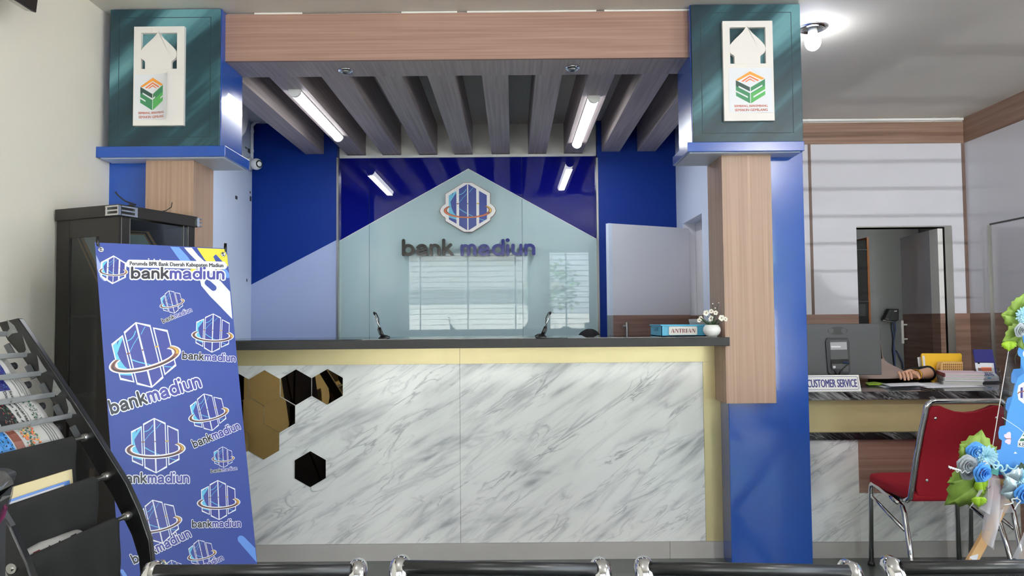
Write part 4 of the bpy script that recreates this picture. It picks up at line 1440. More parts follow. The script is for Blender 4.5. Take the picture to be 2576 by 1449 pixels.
for i, (px, py) in enumerate(rods):
    a, b = rp(px, py, YN - .005), rp(px, py, YF + .002)
    rd = MB().tube([a, b], .0075, 12).build('rod', K['steel'], t, True)
    for q, s in ((b, -1), (a, 1)):
        MB().tube([q + Vector((0, s * .026, 0)), q + Vector((0, s * .02, 0)), q + Vector((0, s * .004, 0)), q], [.009, .014, .0145, .014], 16).build('knob', K['steel'], rd, True, angle=50)
    def cl(u, v, px=px, py=py, i=i):
        y = YN + .035 + (YF - .035 - YN - .075) * u
        base = rp(px, py, y)
        prof = [(-.014, -.05), (-.0125, .0), (0, .0125), (.0125, 0), (.014, -.08), (.016, -.17), (.010, -.26), (-.03, -.33), (-.09, -.345), (-.15, -.28), (-.19, -.16), (-.21, -.02)]
        k = v * (len(prof) - 1)
        j = min(int(k), len(prof) - 2)
        fx = k - j
        dx = prof[j][0] * (1 - fx) + prof[j + 1][0] * fx
        dz = prof[j][1] * (1 - fx) + prof[j + 1][1] * fx
        w_ = .006 * sin(u * 19 + i * 2 + 3 * dz * 8) * min(1, max(0, -dz * 6))
        return base + Vector((dx + w_, 0, dz))
    MB().grid(cl, 30, 33).build('cloth_pocket', K['cloth'], t, True, solid=.003)
for px, py in ((380, 1780),):
    for z in (.04,):
        a, b = rp(370, 1740, YN), rp(370, 1740, YF)
        MB().tube([a, b], .01, 8).build('cross_bar', K['black'], t)

# newspapers hung between the strips
def npaper(k, lab, ends, arts):
    """a folded paper lying behind bar k and showing down to the next bar"""
    (ax, ay), (bx, by) = ends
    t = thing('newspaper', lab, 'newspaper', tuple(rp(bx, by, 2.2)), 0, 'newspapers on the rack')
    y1 = YF - .075
    y0 = YN + .05
    A_, B_ = rp(ax, ay, YF), rp(bx, by, YF)
    A_ = Vector((A_.x, 0, A_.z)); B_ = Vector((B_.x, 0, B_.z))
    dn = (B_ - A_) * .92
    nn = Vector((-dn.z, 0, dn.x)).normalized()
    if nn.x < 0:
        nn = -nn
    def fn(u, v, o):                            # u from the far edge towards the near edge, v down
        y = y1 - (y1 - y0) * u
        edge = .004 * math.exp(-u * 14)
        return A_ + dn * v + nn * (-.013 + .006 * sin(pi * v) - edge + o) + Vector((-(YF - y) * SK, y, 0))
    MB().grid(lambda u, v: fn(u, v, 0), 14, 6).build('folded_sheets', K['news'], t, True, solid=.004)
    mb = MB()
    fn0 = fn
    fn = lambda u, v, o: fn0(u * (.35, .42, .52, .72)[k], v, o)
    for a in arts:
        if a[0] == 'r':
            _, u0, u1, v0, v1, m = a
            n_ = 6
            vs, fs = [], []
            for i in range(n_ + 1):
                for j in range(4):
                    vs.append((u0 + (u1 - u0) * i / n_, v0 + (v1 - v0) * j / 3))
            for i in range(n_):
                for j in range(3):
                    fs.append((i * 4 + j, i * 4 + j + 1, (i + 1) * 4 + j + 1, (i + 1) * 4 + j))
            put(mb, (vs, fs), fn, m, .0032)
        elif a[0] == 'b':                       # picture made of irregular blots
            _, u0, u1, v0, v1, ms, n_ = a
            for q in range(n_ * 3):
                cu_, cv_ = random.uniform(u0, u1), random.uniform(v0, v1)
                r_ = random.uniform(.008, .022)
                put(mb, poly([(cu_ + r_ * .7 * cos(z) * random.uniform(.6, 1), cv_ + r_ * 2.2 * sin(z) * random.uniform(.6, 1)) for z in [i * pi / 4 for i in range(8)]]), fn, random.choice(ms), .0036 + q * .00002)
        else:
            _, s_, cu_, cv_, w_, h_, m = a      # turned lettering: reads down the sheet
            v, f = textpoly(s_, 1, 1, .01)
            put(mb, ([(cu_ - y * h_, cv_ + x * w_) for x, y in v], [q for q in f]), fn, m, .0042)
    # columns of fine print
    mb.build('print', [K['ink'], K['inkg'], K['bronze'], K['boardblue'], K['orange2'], K['green'], K['yellow'], K['cyand'], K['navy'], K['redp']], t)
npaper(0, 'newspaper on the top visible strip of the rack, dark blue picture showing', ((55, 885), (97, 940)), [('r', .02, .2, .05, .9, 1), ('r', .36, .95, .0, 1, 8), ('b', .4, .9, .1, .9, [7, 8, 0], 20)])
npaper(1, 'newspaper on the rack with the short headline Sate', ((92, 934), (133, 994)), [('r', .30, .32, .1, .95, 1), ('r', .22, .25, .1, .8, 1), ('r', .16, .19, .2, .9, 1), ('r', .09, .12, .2, .9, 1), ('r', .48, .98, .0, .62, 8), ('b', .5, .95, .05, .6, [7, 3, 0], 22), ('t', 'Sate', .52, .82, .34, .07, 0), ('t', 'Ditu', .66, .82, .34, .07, 0)])
npaper(2, 'newspaper on the rack with the headline Pencarian', ((128, 988), (176, 1048)), [('b', .17, .33, .05, .95, [5, 0, 5, 1], 22), ('t', 'Pencarian', .47, .5, .95, .06, 0), ('t', 'dan Tiga A', .58, .5, .95, .06, 0), ('r', .40, .41, .05, .95, 1), ('r', .66, 1, .0, 1, 0), ('b', .68, .98, .05, .95, [2, 5, 9, 0, 1], 30)])
npaper(3, 'newspaper lowest on the strips of the rack, orange vegetables pictured', ((170, 1041), (214, 1098)), [('r', .10, .115, .2, .9, 1), ('r', .14, .155, .2, .9, 1), ('r', .18, .195, .2, .9, 1), ('r', .22, .235, .2, .9, 1), ('b', .38, .58, .1, .9, [4, 5, 6, 4, 5], 40), ('r', .62, .74, .05, .95, 2), ('r', .76, 1, .0, 1, 3), ('b', .78, .98, .2, .9, [0, 3, 7], 22)])
# magazines in the middle pocket, a rolled paper in the lowest
def pocket_sheet(nm, lab, cat, i, y0, y1, hgt, off, key, th=.004, wav=0.0, grp=None):
    px, py = rods[i]
    t = thing(nm, lab, cat, tuple(rp(px, py, (y0 + y1) / 2)), 0, grp)
    b0, b1 = rp(px, py, y0), rp(px, py, y1)
    def fn(u, v):
        p = b0 + (b1 - b0) * u
        return p + Vector((-.02 - off + (1 - v) * .03 + wav * sin(u * 6), 0, -.26 + v * (.26 + hgt)))
    MB().grid(fn, 10, 4).build('pages', K[key], t, True, solid=th)
    return t
pocket_sheet('magazine', 'yellow-edged magazine standing in the middle cloth pocket', 'magazine', 1, 2.08, 2.42, .035, .045, 'yellow', .006, grp='magazines in the pocket')
pocket_sheet('magazine', 'cream magazine standing highest in the middle cloth pocket', 'magazine', 1, 2.12, 2.44, .045, .030, 'cream', .012, grp='magazines in the pocket')
pocket_sheet('magazine', 'pale blue magazine at the front of the middle cloth pocket', 'magazine', 1, 2.10, 2.40, .018, .008, 'banl', .006, grp='magazines in the pocket')
pocket_sheet('magazine', 'thin white magazine pressed against the front of the middle pocket', 'magazine', 1, 2.06, 2.36, .014, -.002, 'paper', .003, grp='magazines in the pocket')
px, py = rods[2]
t = thing('rolled_newspaper', 'rolled newspaper lying in the lowest cloth pocket', 'newspaper', tuple(rp(px, py, 2.2)))
a, b = rp(px - 12, py + 8, 2.06), rp(px - 12, py + 8, 2.36)
MB().tube([a + Vector((-.03, 0, -.005)), a * .5 + b * .5 + Vector((-.03, 0, .004)), b + Vector((-.03, 0, .0))], [.028, .032, .026], 14, flat=.7).build('roll', K['news'], t, True)
mb = MB()
for k, (s_, m) in enumerate((('T', 1), ('A', 0), ('L', 0), ('E', 0))):
    c = a + (b - a) * (.25 + .18 * k) + Vector((.002, 0, .006))
    v, f = textpoly(s_, .03, .03, .02)
    put(mb, (v, f), lambda x, y, o, c=c: c + Vector((o + .0015 - max(0, y) * .3, x, y)), m, .001)
mb.build('print', [K['ink'], K['maroon']], t)

# clear-wrapped parcel in front of the rack
t = thing('wrapped_parcel', 'crumpled clear-wrapped parcel with a magenta stripe, in front of the rack', 'parcel', (-1.30, 1.85, .6))
k4 = lambda px, py, y=1.86: W(px, py, y)
mb = MB().slab([k4(-120, 1180), k4(-10, 1186), k4(14, 1196), k4(4, 1225), k4(-14, 1300), k4(-60, 1330), k4(-120, 1335)], (0, .05, 0))
mb.build('contents', K['dgrey'], t, bevel=.008)
mb = MB().slab([k4(2, 1282, 1.855), k4(9, 1268, 1.855), k4(13, 1280, 1.855), k4(4, 1306, 1.855), k4(-6, 1320, 1.855)], (0, .012, 0))
mb.build('stripe', K['magenta'], t, bevel=.003)
rngp = random.Random(4)
pts = [(-130, 1170), (-40, 1178), (14, 1186), (30, 1204), (35, 1218), (32, 1245), (22, 1275), (4, 1312), (-30, 1340), (-130, 1345)]
vs = [k4(a, b, 1.84 + rngp.uniform(-.012, .012)) for a, b in pts] + [k4(a * .6 - 20, 1255 + (b - 1255) * .55, 1.825 + rngp.uniform(-.015, .01)) for a, b in pts]
n_ = len(pts)
fs = [(i, (i + 1) % n_, n_ + (i + 1) % n_) for i in range(n_)] + [(i, n_ + (i + 1) % n_, n_ + i) for i in range(n_)] + [tuple(range(n_, 2 * n_))]
MB().add(vs, fs).build('wrap', K['sheet'], t, solid=.0006)
MB().slab([k4(-20, 1300), k4(-6, 1312), k4(-8, 1449 + 80), k4(-40, 1449 + 80)], (0, .03, 0)).build('support', K['dgrey'], t)
MB().slab([k4(-120, 1528), k4(40, 1528), k4(40, 1900), k4(-120, 1900)], (0, .05, 0)).build('stand', K['dgrey'], t)

# ================================================================== things on the walls
yfar = 3.09
e = W(92, 33, yfar)
t = thing('wall_television', 'black flat television mounted high on the cream wall', 'television', (e.x, 2.6, e.z))
mb = MB().slab([(e.x, yfar, e.z), (e.x - .05, yfar, e.z + .012), (e.x - .02, yfar, e.z + .60), (e.x + .06, yfar, e.z + .60)], (0, -.95, 0))
mb.build('screen', K['black'], t, bevel=.004)
MB().slab([(e.x - .006, yfar - .02, e.z - .002), (e.x - .045, yfar - .02, e.z + .008), (e.x - .045, yfar - .02, e.z + .012), (e.x - .006, yfar - .02, e.z + .003)], (0, -.9, 0)).build('lower_trim', K['steel'], t)
MB().box(e.x - .09, e.x - .04, 2.3, 2.9, e.z + .02, e.z + .30).build('rear_cover', K['blackp'], t)
MB().box(XL, e.x - .09, 2.45, 2.75, e.z + .06, e.z + .28).build('bracket', K['blackm'], t)

xac = XL + .215
t = thing('air_conditioner', 'white split air conditioner on the booth wall behind the pillar cap', 'air conditioner', (XL, 5.1, 2.7))
zac0 = W(630, 356, 5.55).z
sec = [(XL + .001, 2.985), (xac - .02, 2.985), (xac, 2.96), (xac - .002, zac0 + .15), (xac - .02, zac0 + .08), (xac - .055, zac0 + .03), (xac - .10, zac0), (XL + .001, zac0)]
MB().slab([(a, 4.72, b) for a, b in sec], (0, .84, 0)).build('casing', K['ceramic'], t, True, bevel=.004, angle=35)
MB().slab([(xac - .052, 4.76, zac0 + .034), (xac - .10, 4.76, zac0 + .002), (xac - .105, 4.76, zac0 + .006), (xac - .06, 4.76, zac0 + .044)], (0, .76, 0)).build('outlet_flap', K['dgrey'], t)

c = W(645, 413, 6.12)
t = thing('security_camera', 'white dome security camera in the corner beside the blue panel', 'camera', tuple(c))
D = Vector((1, -.75, -.1)).normalized()
M3 = D.to_track_quat('Z', 'Y').to_matrix()
B0 = Vector((XL, c.y + .035, c.z + .01))
MB().lathe([(.052, 0), (.054, .012), (.050, .03), (.045, .036)], tuple(B0 + Vector((.001, 0, 0))), 26, Vector((1, -.25, 0)).to_track_quat('Z', 'Y').to_matrix()).build('mount', K['ceramic'], t, True, angle=50)
MB().ball(c, .049, 22).build('dome', K['ceramic'], t, True)
MB().lathe([(.030, .036), (.031, .041), (.026, .043), (.0001, .046)], tuple(c), 24, M3).build('lens', K['black'], t, True)
mb = MB()
zt_ = W(641, 325, 6.2).z
xk, yk = XL + .016, 6.2
mb.tube([(xk, yk, c.z + .05), (xk, yk, zt_), (xk, yk, zt_ + .03), (xk + .03, yk, zt_ + .06), (xk + .08, yk, zt_ + .075), (xk + .11, yk, zt_ + .09), (xk + .125, yk, zt_ + .12), (xk + .127, yk, min(ZC, zt_ + .16))], .0135, 10)
for z in (c.z + .12, zt_ - .03):
    mb.tube([(xk, yk, z), (xk, yk, z + .02)], .017, 10)
tag(mb.build('conduit_pipe', K['ceramic'], None, True, angle=40), 'bent white conduit pipe running up from the security camera', 'pipe')
mb = MB()                                       # dried tape and adhesive marks on the pale wall
for px, py, w_, h_ in ((592, 497, 4, 9), (628, 500, 3, 14), (627, 484, 2, 6), (633, 690, 3, 10), (633, 700, 2, 6), (620, 705, 2, 8), (624, 380, 6, 12), (630, 372, 3, 8), (616, 372, 4, 4)):
    y = -XL * F / (1288 - px) * 1.0
    p = W(px, py, y)
    mb.box(XL, XL + .0008, p.y - .006 * w_, p.y + .006 * w_, p.z - .0015 * h_, p.z + .0015 * h_)
struct(mb.build('wall_left.002', K['dgrey']))

# ================================================================== waiting benches in the foreground
def bench(lab, ybk, spans, px_to_x=True, skew=0.0, ztops=None, low=None):
    xs = []
    for a, b in spans:
        xs.append((W(a, 1430, ybk).x, W(b, 1430, ybk).x))
    x0, x1 = xs[0][0], xs[-1][1]
    t = thing('waiting_bench', lab, 'bench', ((x0 + x1) / 2, ybk, 0), 0, None)
    for i, (a, b) in enumerate(xs):
        za, zb_ = ztops[i]
        fa_ = .031
        # rolled top edge with the perforated sheet below it
        yk = ybk
        r = .0145
        A_, B_ = Vector((a + .03, yk, za - .012)), Vector((b - .03, yk, zb_ - .012))
        MB().tube([A_, B_], r, 16).build('top_roll', K['blackp'], t, True)
        def bk(u, v):
            p = A_ + (B_ - A_) * u
            return p + Vector((0, .004 + .10 * v - .03 * sin(pi * v), -.012 - .36 * v))
        bp_ = MB().grid(bk, 6, 10).build('backrest', K['blackm'], t, True, solid=.004)
        def st(u, v):
            p = A_ + (B_ - A_) * u
            return Vector((p.x, yk + .13 + .40 * v, p.z - .40 + .02 * v - .02 * sin(pi * v)))
        MB().grid(st, 6, 8).build('seat', K['blackm'], t, True, solid=.004)
        if i == 0 and low:                      # punched dots
            mb = MB()
            for q in range(46):
                for w_ in range(3):
                    c = bk((q + .5 * (w_ % 2) + .5) / 47, .035 + w_ * .03)
                    mb.lathe([(.0001, .0), (.0042, .0)], tuple(c + Vector((0, -.004, 0))), 8, Matrix.Rotation(pi / 2, 3, 'X'))
            mb.build('perforation', K['lgrey'], bp_)
        for s, xe, ze in ((-1, a, za), (1, b, zb_)):
            xi = xe - s * .017
            pts = [(xi - s * .004, yk + .050, ze - .030), (xi - s * .003, yk + .034, ze - .016), (xi, yk + .012, ze - .015), (xi, yk - .001, ze - .026), (xi, yk + .004, ze - .05), (xi + s * .004 , yk + .02, ze - .10), (xi + s * .006, yk + .06, ze - .20), (xi + s * .004, yk + .10, ze - .36), (xi, yk + .16, ze - .41), (xi, yk + .36, ze - .415), (xi, yk + .5, ze - .40)]
            MB().tube(pts, [.015, .021, .0225, .022, .019, .0155, .0145, .0145, .0145, .0145, .012], 12, up=(1, 0, 0)).build('side_frame', K['chrome'], t, True)
    zb0 = .33
    MB().box(x0, x1, ybk + .24, ybk + .29, zb0, zb0 + .05).build('beam', K['blackm'], t)
    for x in (x0 + .25, x1 - .25):
        MB().tube([(x, ybk + .265, zb0), (x, ybk + .265, .05)], .022, 10).build('leg', K['chrome'], t, True)
        MB().tube([(x, ybk + .02, .018), (x, ybk + .15, .05), (x, ybk + .265, .06), (x, ybk + .4, .05), (x, ybk + .52, .018)], .016, 10).build('foot', K['chrome'], t, True)
zt1 = lambda px, py, y=1.68: W(px, py, y).z
bench('black three-seat waiting bench with chrome side frames, before the counter', 1.68,
      [(358, 916), (984, 1534), (1603, 2168)],
      ztops=[(zt1(372, 1424), zt1(900, 1421)), (zt1(1006, 1412), zt1(1515, 1418)), (zt1(1620, 1415), zt1(2150, 1424))])
bench('black perforated waiting bench with chrome frame, before the red chairs', 1.66,
      [(2234, 2810), (2880, 3440)], ztops=[(zt1(2260, 1414, 1.66), zt1(2790, 1408, 1.66)), (zt1(2900, 1408, 1.66), zt1(3400, 1402, 1.66))], low=True)
# ================================================================== small things on the teller counter
zt_c = ztop + .0045
def penstand(pb, ptip, sgn, lab):
    y = 4.0
    b = W(pb, 846, y)
    tip = W(ptip[0], ptip[1], y)
    t = thing('pen_stand', lab, 'pen', (b.x, y, zt_c), 0, 'pens on the counter')
    mb = MB().lathe([(.030, 0), (.030, .004), (.024, .010), (.017, .018), (.0001, .020)], (b.x, y, zt_c), 22)
    mb.build('base', K['blackp'], t, True, angle=50)
    s0 = Vector((b.x - sgn * .004, y, zt_c + .014))
    d = (tip - s0)
    MB().tube([s0, s0 + d * .18, s0 + d * .36], [.009, .008, .007], 12).build('holder', K['black'], t, True)
    MB().tube([s0 + d * .18, s0 + d * .96], .0038, 10).build('pen', K['chrome'], t, True)
    MB().tube([s0 + d * .90, s0 + d * 1.0], [.0055, .004], 10).build('pen_cap', K['black'], t, True)
    n = Vector((d.z, 0, -d.x)).normalized()
    pts = [s0 + d * 1.0, s0 + d * .92 + n * .010 * sgn, s0 + d * .70 + n * .013 * sgn, s0 + d * .5 + n * .004 * sgn, s0 + d * .3 - n * .012 * sgn, s0 + d * .1 - n * .012 * sgn,
           Vector((b.x + sgn * .018, y, zt_c + .018)), Vector((b.x + sgn * .034, y, zt_c + .010)), Vector((b.x + sgn * .033, y, zt_c + .003)), Vector((b.x + sgn * .015, y, zt_c + .004))]
    MB().tube(pts, .0032, 8).build('cord', K['black'], t, True)
penstand(965, (940, 785), 1, 'black desk pen on a cord tilting towards the wall camera corner')
penstand(1362, (1386, 784), -1, 'black desk pen on a cord tilting towards the blue basket')

yb0, yb1 = 4.10, 4.42
bx0_, bx1_ = W(1664, 835, yb0).x, W(1776, 835, yb0).x
zb_1 = W(1700, 817, yb0).z
t = thing('plastic_basket', 'sky-blue perforated plastic basket with a white sign on the counter', 'basket', ((bx0_ + bx1_) / 2, yb0, zt_c))
mb = MB()
th = .004
for a in ((bx0_, bx1_, yb0, yb0 + th), (bx0_, bx1_, yb1 - th, yb1), (bx0_, bx0_ + th, yb0, yb1), (bx1_ - th, bx1_, yb0, yb1)):
    mb.box(a[0], a[1], a[2], a[3], zt_c, zb_1 - .004)
mb.box(bx0_, bx1_, yb0, yb1, zt_c, zt_c + .003)
mb.build('body', K['cyan'], t)
mb = MB()
for a in ((bx0_ - .006, bx1_ + .006, yb0 - .006, yb0 + .006), (bx0_ - .006, bx1_ + .006, yb1 - .006, yb1 + .006), (bx0_ - .006, bx0_ + .006, yb0, yb1), (bx1_ - .006, bx1_ + .006, yb0, yb1)):
    mb.box(a[0], a[1], a[2], a[3], zb_1 - .006, zb_1)
mb.build('rim', K['cyan'], t, bevel=.001)
mb = MB()
for i in range(34):
    for j in range(7):
        x = bx0_ + .012 + i * .0068
        z = zt_c + .010 + j * .0072
        if x < bx1_ - .008:
            mb.box(x, x + .0038, yb0 - .0006, yb0, z, z + .0042)
for i in range(14):
    y = yb0 + .03 + i * .02
    mb.box(bx0_ - .0006, bx0_, y, y + .012, zt_c + .045, zt_c + .05)
mb.build('perforation', K['cyand'], t)
mb = MB().box(bx0_ - .003, bx0_ - .0005, yb0 + .10, yb0 + .20, zt_c + .028, zt_c + .05)
mb.build('handle_slot', K['cyand'], t, bevel=.004)
pA, pB = W(1683, 843, yb0 - .008), W(1754, 821, yb0 - .008)
pw, ph = pB.x - pA.x, pB.z - pA.z
cxs, czs = (pA.x + pB.x) / 2, (pA.z + pB.z) / 2
def rrect(w, h, r, n=5):
    out = []
    for cx, cy, a0 in ((w / 2 - r, h / 2 - r, 0), (-w / 2 + r, h / 2 - r, 90), (-w / 2 + r, -h / 2 + r, 180), (w / 2 - r, -h / 2 + r, 270)):
        out += arc(cx, cy, r, r, a0, a0 + 90, n)
    return out
fsn = lambda x, y, o: Vector((cxs + x, yb0 - .003 - o, czs + y))
put(mb := MB(), poly(rrect(pw, ph, .007)), fsn, 0, 0, .004)
sg = mb.build('sign_plate', K['whitem'], t, bevel=.0008)
mb = MB()                                       # heavy stencil capitals
adv = 0
gl = {'A': [[(0, 0), (.10, 0), (.42, 1), (.36, 1)], [(.40, 1), (.52, 1), (.84, 0), (.56, 0)], [(.22, .24), (.46, .24), (.46, .32), (.25, .32)]],
      'N': [[(.06, 0), (.16, 0), (.16, .9), (.06, 1)], [(.20, 1), (.40, 1), (.78, 0), (.62, 0), (.20, .85)], [(.70, .25), (.80, 0), (.80, 1), (.70, 1)]],
      'T': [[(.0, 1), (.30, 1), (.30, .90), (.08, .9), (.04, .72), (0, .72)], [(.40, 1), (.70, 1), (.70, .72), (.66, .72), (.62, .9), (.40, .9)], [(.22, 0), (.48, 0), (.48, .06), (.46, .06), (.46, 1), (.24, 1), (.24, .06), (.22, .06)]],
      'R': [[(0, 0), (.32, 0), (.32, .05), (.28, .05), (.28, .95), (.32, .95), (.32, 1), (0, 1), (0, .95), (.05, .95), (.05, .05), (0, .05)], [(.36, 1), (.52, 1), (.66, .9), (.68, .72), (.60, .58), (.44, .54), (.44, .62), (.46, .72), (.46, .86), (.44, .94), (.36, .95)], [(.36, .50), (.52, .50), (.62, .42), (.68, .12), (.76, .06), (.74, 0), (.58, 0), (.48, .12), (.44, .42), (.36, .45)]],
      'I': [[(0, 0), (.34, 0), (.34, .05), (.29, .05), (.29, .95), (.34, .95), (.34, 1), (0, 1), (0, .95), (.05, .95), (.05, .05), (0, .05)]]}
wd_ = {'A': .84, 'N': .84, 'T': .70, 'R': .76, 'I': .34}
tot = sum(wd_[c] for c in 'ANTRIAN') + .07 * 6
sc = pw * .86 / tot
hh = ph * .46
x = -pw * .43
for ch in 'ANTRIAN':
    for q in gl[ch]:
        put(mb, poly([(x + a * sc, (b - .5) * hh) for a, b in q]), fsn, 0, .0045)
    x += (wd_[ch] + .07) * sc
mb.build('lettering', K['maroon'], sg)
yk = 4.28
t = thing('paper_card', 'pale grey paper card standing in the blue basket', 'card', tuple(W(1757, 815, yk)))
MB().slab([W(1732, 803, yk), W(1774, 802, yk), W(1786, 818, yk), W(1784, 842, yk), W(1742, 842, yk)], (0, .001, 0)).build('sheet', K['lgrey'], t)

yv = 4.0
c = W(1791, 846, yv)
c.z = zt_c
t = thing('flower_vase', 'small round white vase of white orchids at the end of the counter', 'vase', tuple(c))
vh = W(1790, 817, yv).z - c.z
MB().lathe([(.026, 0), (.030, .003), (.042, vh * .25), (.0475, vh * .5), (.045, vh * .75), (.036, vh * .95), (.033, vh), (.030, vh), (.036, vh * .8), (.0001, vh * .72)], tuple(c), 30).build('pot', K['ceramic'], t, True)
stemb = c + Vector((0, 0, vh * .8))
tops = [(1776, 787), (1762, 801), (1787, 801), (1800, 787), (1815, 800), (1824, 803), (1758, 805), (1789, 783)]
mb = MB()
for i, (px, py) in enumerate(tops):
    e = W(px, py, yv + random.uniform(-.02, .02) if px < 1805 else 3.955)
    m_ = (stemb + e) / 2 + Vector((0, 0, .008))
    mb.tube([stemb + Vector((random.uniform(-.01, .01), 0, 0)), m_, e], .0016, 6)
for px, py in ((1793, 764), (1808, 762)):
    e = W(px, py, yv)
    mb.tube([stemb, (stemb + e) / 2 + Vector((.004, 0, .006)), e], .0011, 6)
mb.build('stems', K['leafd'], t)
for i, (px, py) in enumerate(tops):
    e = W(px, py, yv - .012 + random.uniform(-.01, .012) if px < 1805 else 3.945)
    mb = MB()
    M_ = Matrix.Translation(e) @ Matrix.Rotation(random.uniform(-.5, .5), 4, 'Z') @ Matrix.Rotation(random.uniform(-.3, .5), 4, 'X') @ Matrix.Rotation(random.uniform(0, 6), 4, 'Y')
    R_ = .0145 if i in (2, 4, 0) else .011
    for k in range(5):
        a = 2 * pi * k / 5
        L_ = [(0, 0, 0)] + [(R_ * (.55 * cos(a) + .62 * cos(a + q)), -.003 - .002 * cos(q), R_ * (.55 * sin(a) + .62 * sin(a + q))) for q in (-1.7, -1.1, -.5, 0, .5, 1.1, 1.7)]
        mb.add([M_ @ Vector(p) for p in L_], [(0, j, j + 1) for j in range(1, 7)])
    mb.ball(M_ @ Vector((0, -.004, 0)), .0028, 8, 1)
    mb.build('blossom', [K['petal'], K['maroon']], t, True)
mb = MB()
for px, py in ((1793, 764), (1808, 762), (1799, 775)):
    mb.ball(W(px, py, yv), .0035, 8)
mb.build('buds', K['petal'], t)
def lance(a, b, w, up, mb):
    d = b - a
    s = d.cross(Vector((0, 1, 0))).normalized() * w
    mb.add([a, a + d * .35 + s, a + d * .75 + s * .7, b, a + d * .75 - s * .7, a + d * .35 - s, a + d * .5 + Vector((0, -.004, 0))], [(0, 1, 6), (1, 2, 6), (2, 3, 6), (3, 4, 6), (4, 5, 6), (5, 0, 6)])
for px, py in ((1759, 796), (1778, 806), (1806, 802), (1797, 798), (1812, 812)):
    mb = MB()
    lance(stemb + Vector((0, -.004, -.004)), W(px, py, yv - .01), .006, 1, mb)
    mb.build('leaf', K['leafd'], t)

# ================================================================== service desk
YS = 4.17
zd = W(2200, 985, 4.11).z
t = SD = thing('service_desk', 'service desk with black marble top, gold band and marble front', 'desk', (2.5, YS, 0))
X0, X1 = px1 + .004, 3.45
zd0 = W(2200, 1006, 4.11).z
MB().box(X0, X1, 4.11, 4.90, zd0, zd).build('desktop', K['bmarble'], t, bevel=.002)
z1, z2, z3 = W(2200, 1086, YS).z, W(2200, 1106, YS - .02).z, W(2200, 1362, YS).z
MB().box(X0, X1, YS + .02, 4.5, 0, zd0 - .0005).build('carcass', K['lgrey'], t)
MB().box(X0, X1, YS, YS + .0195, z1, zd0 - .001).build('gold_band', K['gold'], t)
MB().box(X0, X1, YS - .02, YS + .0195, z2, z1 - .001).build('ledge', K['bmarble'], t)
xi0, xi1 = W(2160, 1170, YS).x, W(2563, 1170, YS).x
zi = W(2220, 1240, YS).z
MB().box(X0, xi0 - .0005, YS, YS + .0195, z3, z2 - .001).build('marble_panel', K['marble'], t)
MB().box(xi0 + .0005, xi1 - .0005, YS, YS + .0195, z3, zi - .001).build('marble_panel', K['marble'], t)
MB().box(xi0 + .0005, xi1 - .0005, YS + .004, YS + .0195, zi + .001, z2 - .001).build('wood_inset', K['woodh'], t)
MB().box(xi1 + .0005, X1, YS + .004, YS + .0195, z3, z2 - .001).build('wood_inset', K['woodd'], t)
MB().box(X0, X1, YS - .004, YS + .0195, 0, z3 - .001).build('skirting_tile', K['tile'], t)

# computer monitor seen from behind
ym = 4.47
t = thing('computer_monitor', 'dark grey computer monitor seen from behind on the service desk', 'monitor', (W(2110, 950, ym).x, ym + .03, zd))
a, b = W(1972, 815, ym + .05), W(2214, 814, ym + .05)
c_, d_ = W(2219, 943, ym), W(1975, 945, ym)
mb = MB().slab([a, b, c_, d_], (0, .03, 0))
mb.build('screen_housing', K['grey'], t, bevel=.004)
MB().slab([a + Vector((.006, .0305, -.006)), b + Vector((-.006, .0305, -.006)), c_ + Vector((-.006, .0305, .006)), d_ + Vector((.006, .0305, .006))], (0, .003, 0)).build('screen', K['black'], t)
def mq(px, py, o=0):
    f = (945 - py) / 130.
    return W(px, py, ym + .05 * f) - Vector((0, o, 0))
mb = MB().slab([mq(2079, 850, .012), mq(2131, 850, .012), mq(2135, 862, .012), mq(2137, 936, .012), mq(2132, 941, .012), mq(2086, 942, .012), mq(2081, 936, .012), mq(2075, 858, .012)], (0, .0115, 0))
bh = mb.build('port_cover', K['dgrey'], t, bevel=.003)
mb = MB().slab([mq(2084, 856, .0135), mq(2128, 856, .0135), mq(2132, 934, .0135), mq(2090, 936, .0135)], (0, .001, 0))
mb.build('port_plate', K['grey'], bh)
MB().slab([mq(2086, 861, .0145), mq(2127, 860, .0145), mq(2128, 879, .0145), mq(2087, 880, .0145)], (0, .0008, 0)).build('sticker', K['lgrey'], bh)
MB().slab([mq(2088, 870, .0152), mq(2112, 870, .0152), mq(2112, 874, .0152), mq(2088, 874, .0152)], (0, .0004, 0)).build('sticker', K['paper'], bh)
MB().slab([mq(2087, 904, .0145), mq(2132, 903, .0145), mq(2133, 914, .0145), mq(2087, 915, .0145)], (0, .0008, 0)).build('socket_strip', K['black'], bh)
MB().box(mq(2093, 921, .016).x, mq(2099, 921, .016).x, mq(2093, 921, .016).y, mq(2093, 921, .014).y, mq(2093, 926).z, mq(2093, 920).z).build('sticker', K['paper'], bh)
MB().tube([mq(2118, 911, .016), mq(2130, 912, .03)], .005, 8).build('plug', K['cable'], bh)
mb = MB().tube([mq(2132, 912, .03), mq(2120, 922, .03), mq(2110, 934, .02), mq(2106, 947, .014)], .0035, 8)
mb.tube([mq(2088, 910, .018), mq(2088, 925, .022), mq(2098, 935, .02), mq(2103, 947, .014)], .003, 8)
mb.build('cable', K['black'], bh, True)
ov = [mq(2080 + 27 + 25 * x, 832 + 10 * y, .002) for x, y in [(cos(q) * (1 if abs(cos(q)) < .9 else 1), sin(q)) for q in [i * pi / 10 for i in range(20)]]]
MB().slab(ov, (0, .0015, 0)).build('raised_emblem', K['dgrey'], t)
mb = MB()
for px in (2090, 2122):
    mb.slab([mq(px + 7 * cos(i * pi / 6), 832 + 7 * sin(i * pi / 6), .003) for i in range(12)], (0, .0008, 0))
mb.build('raised_emblem', K['grey'], t)
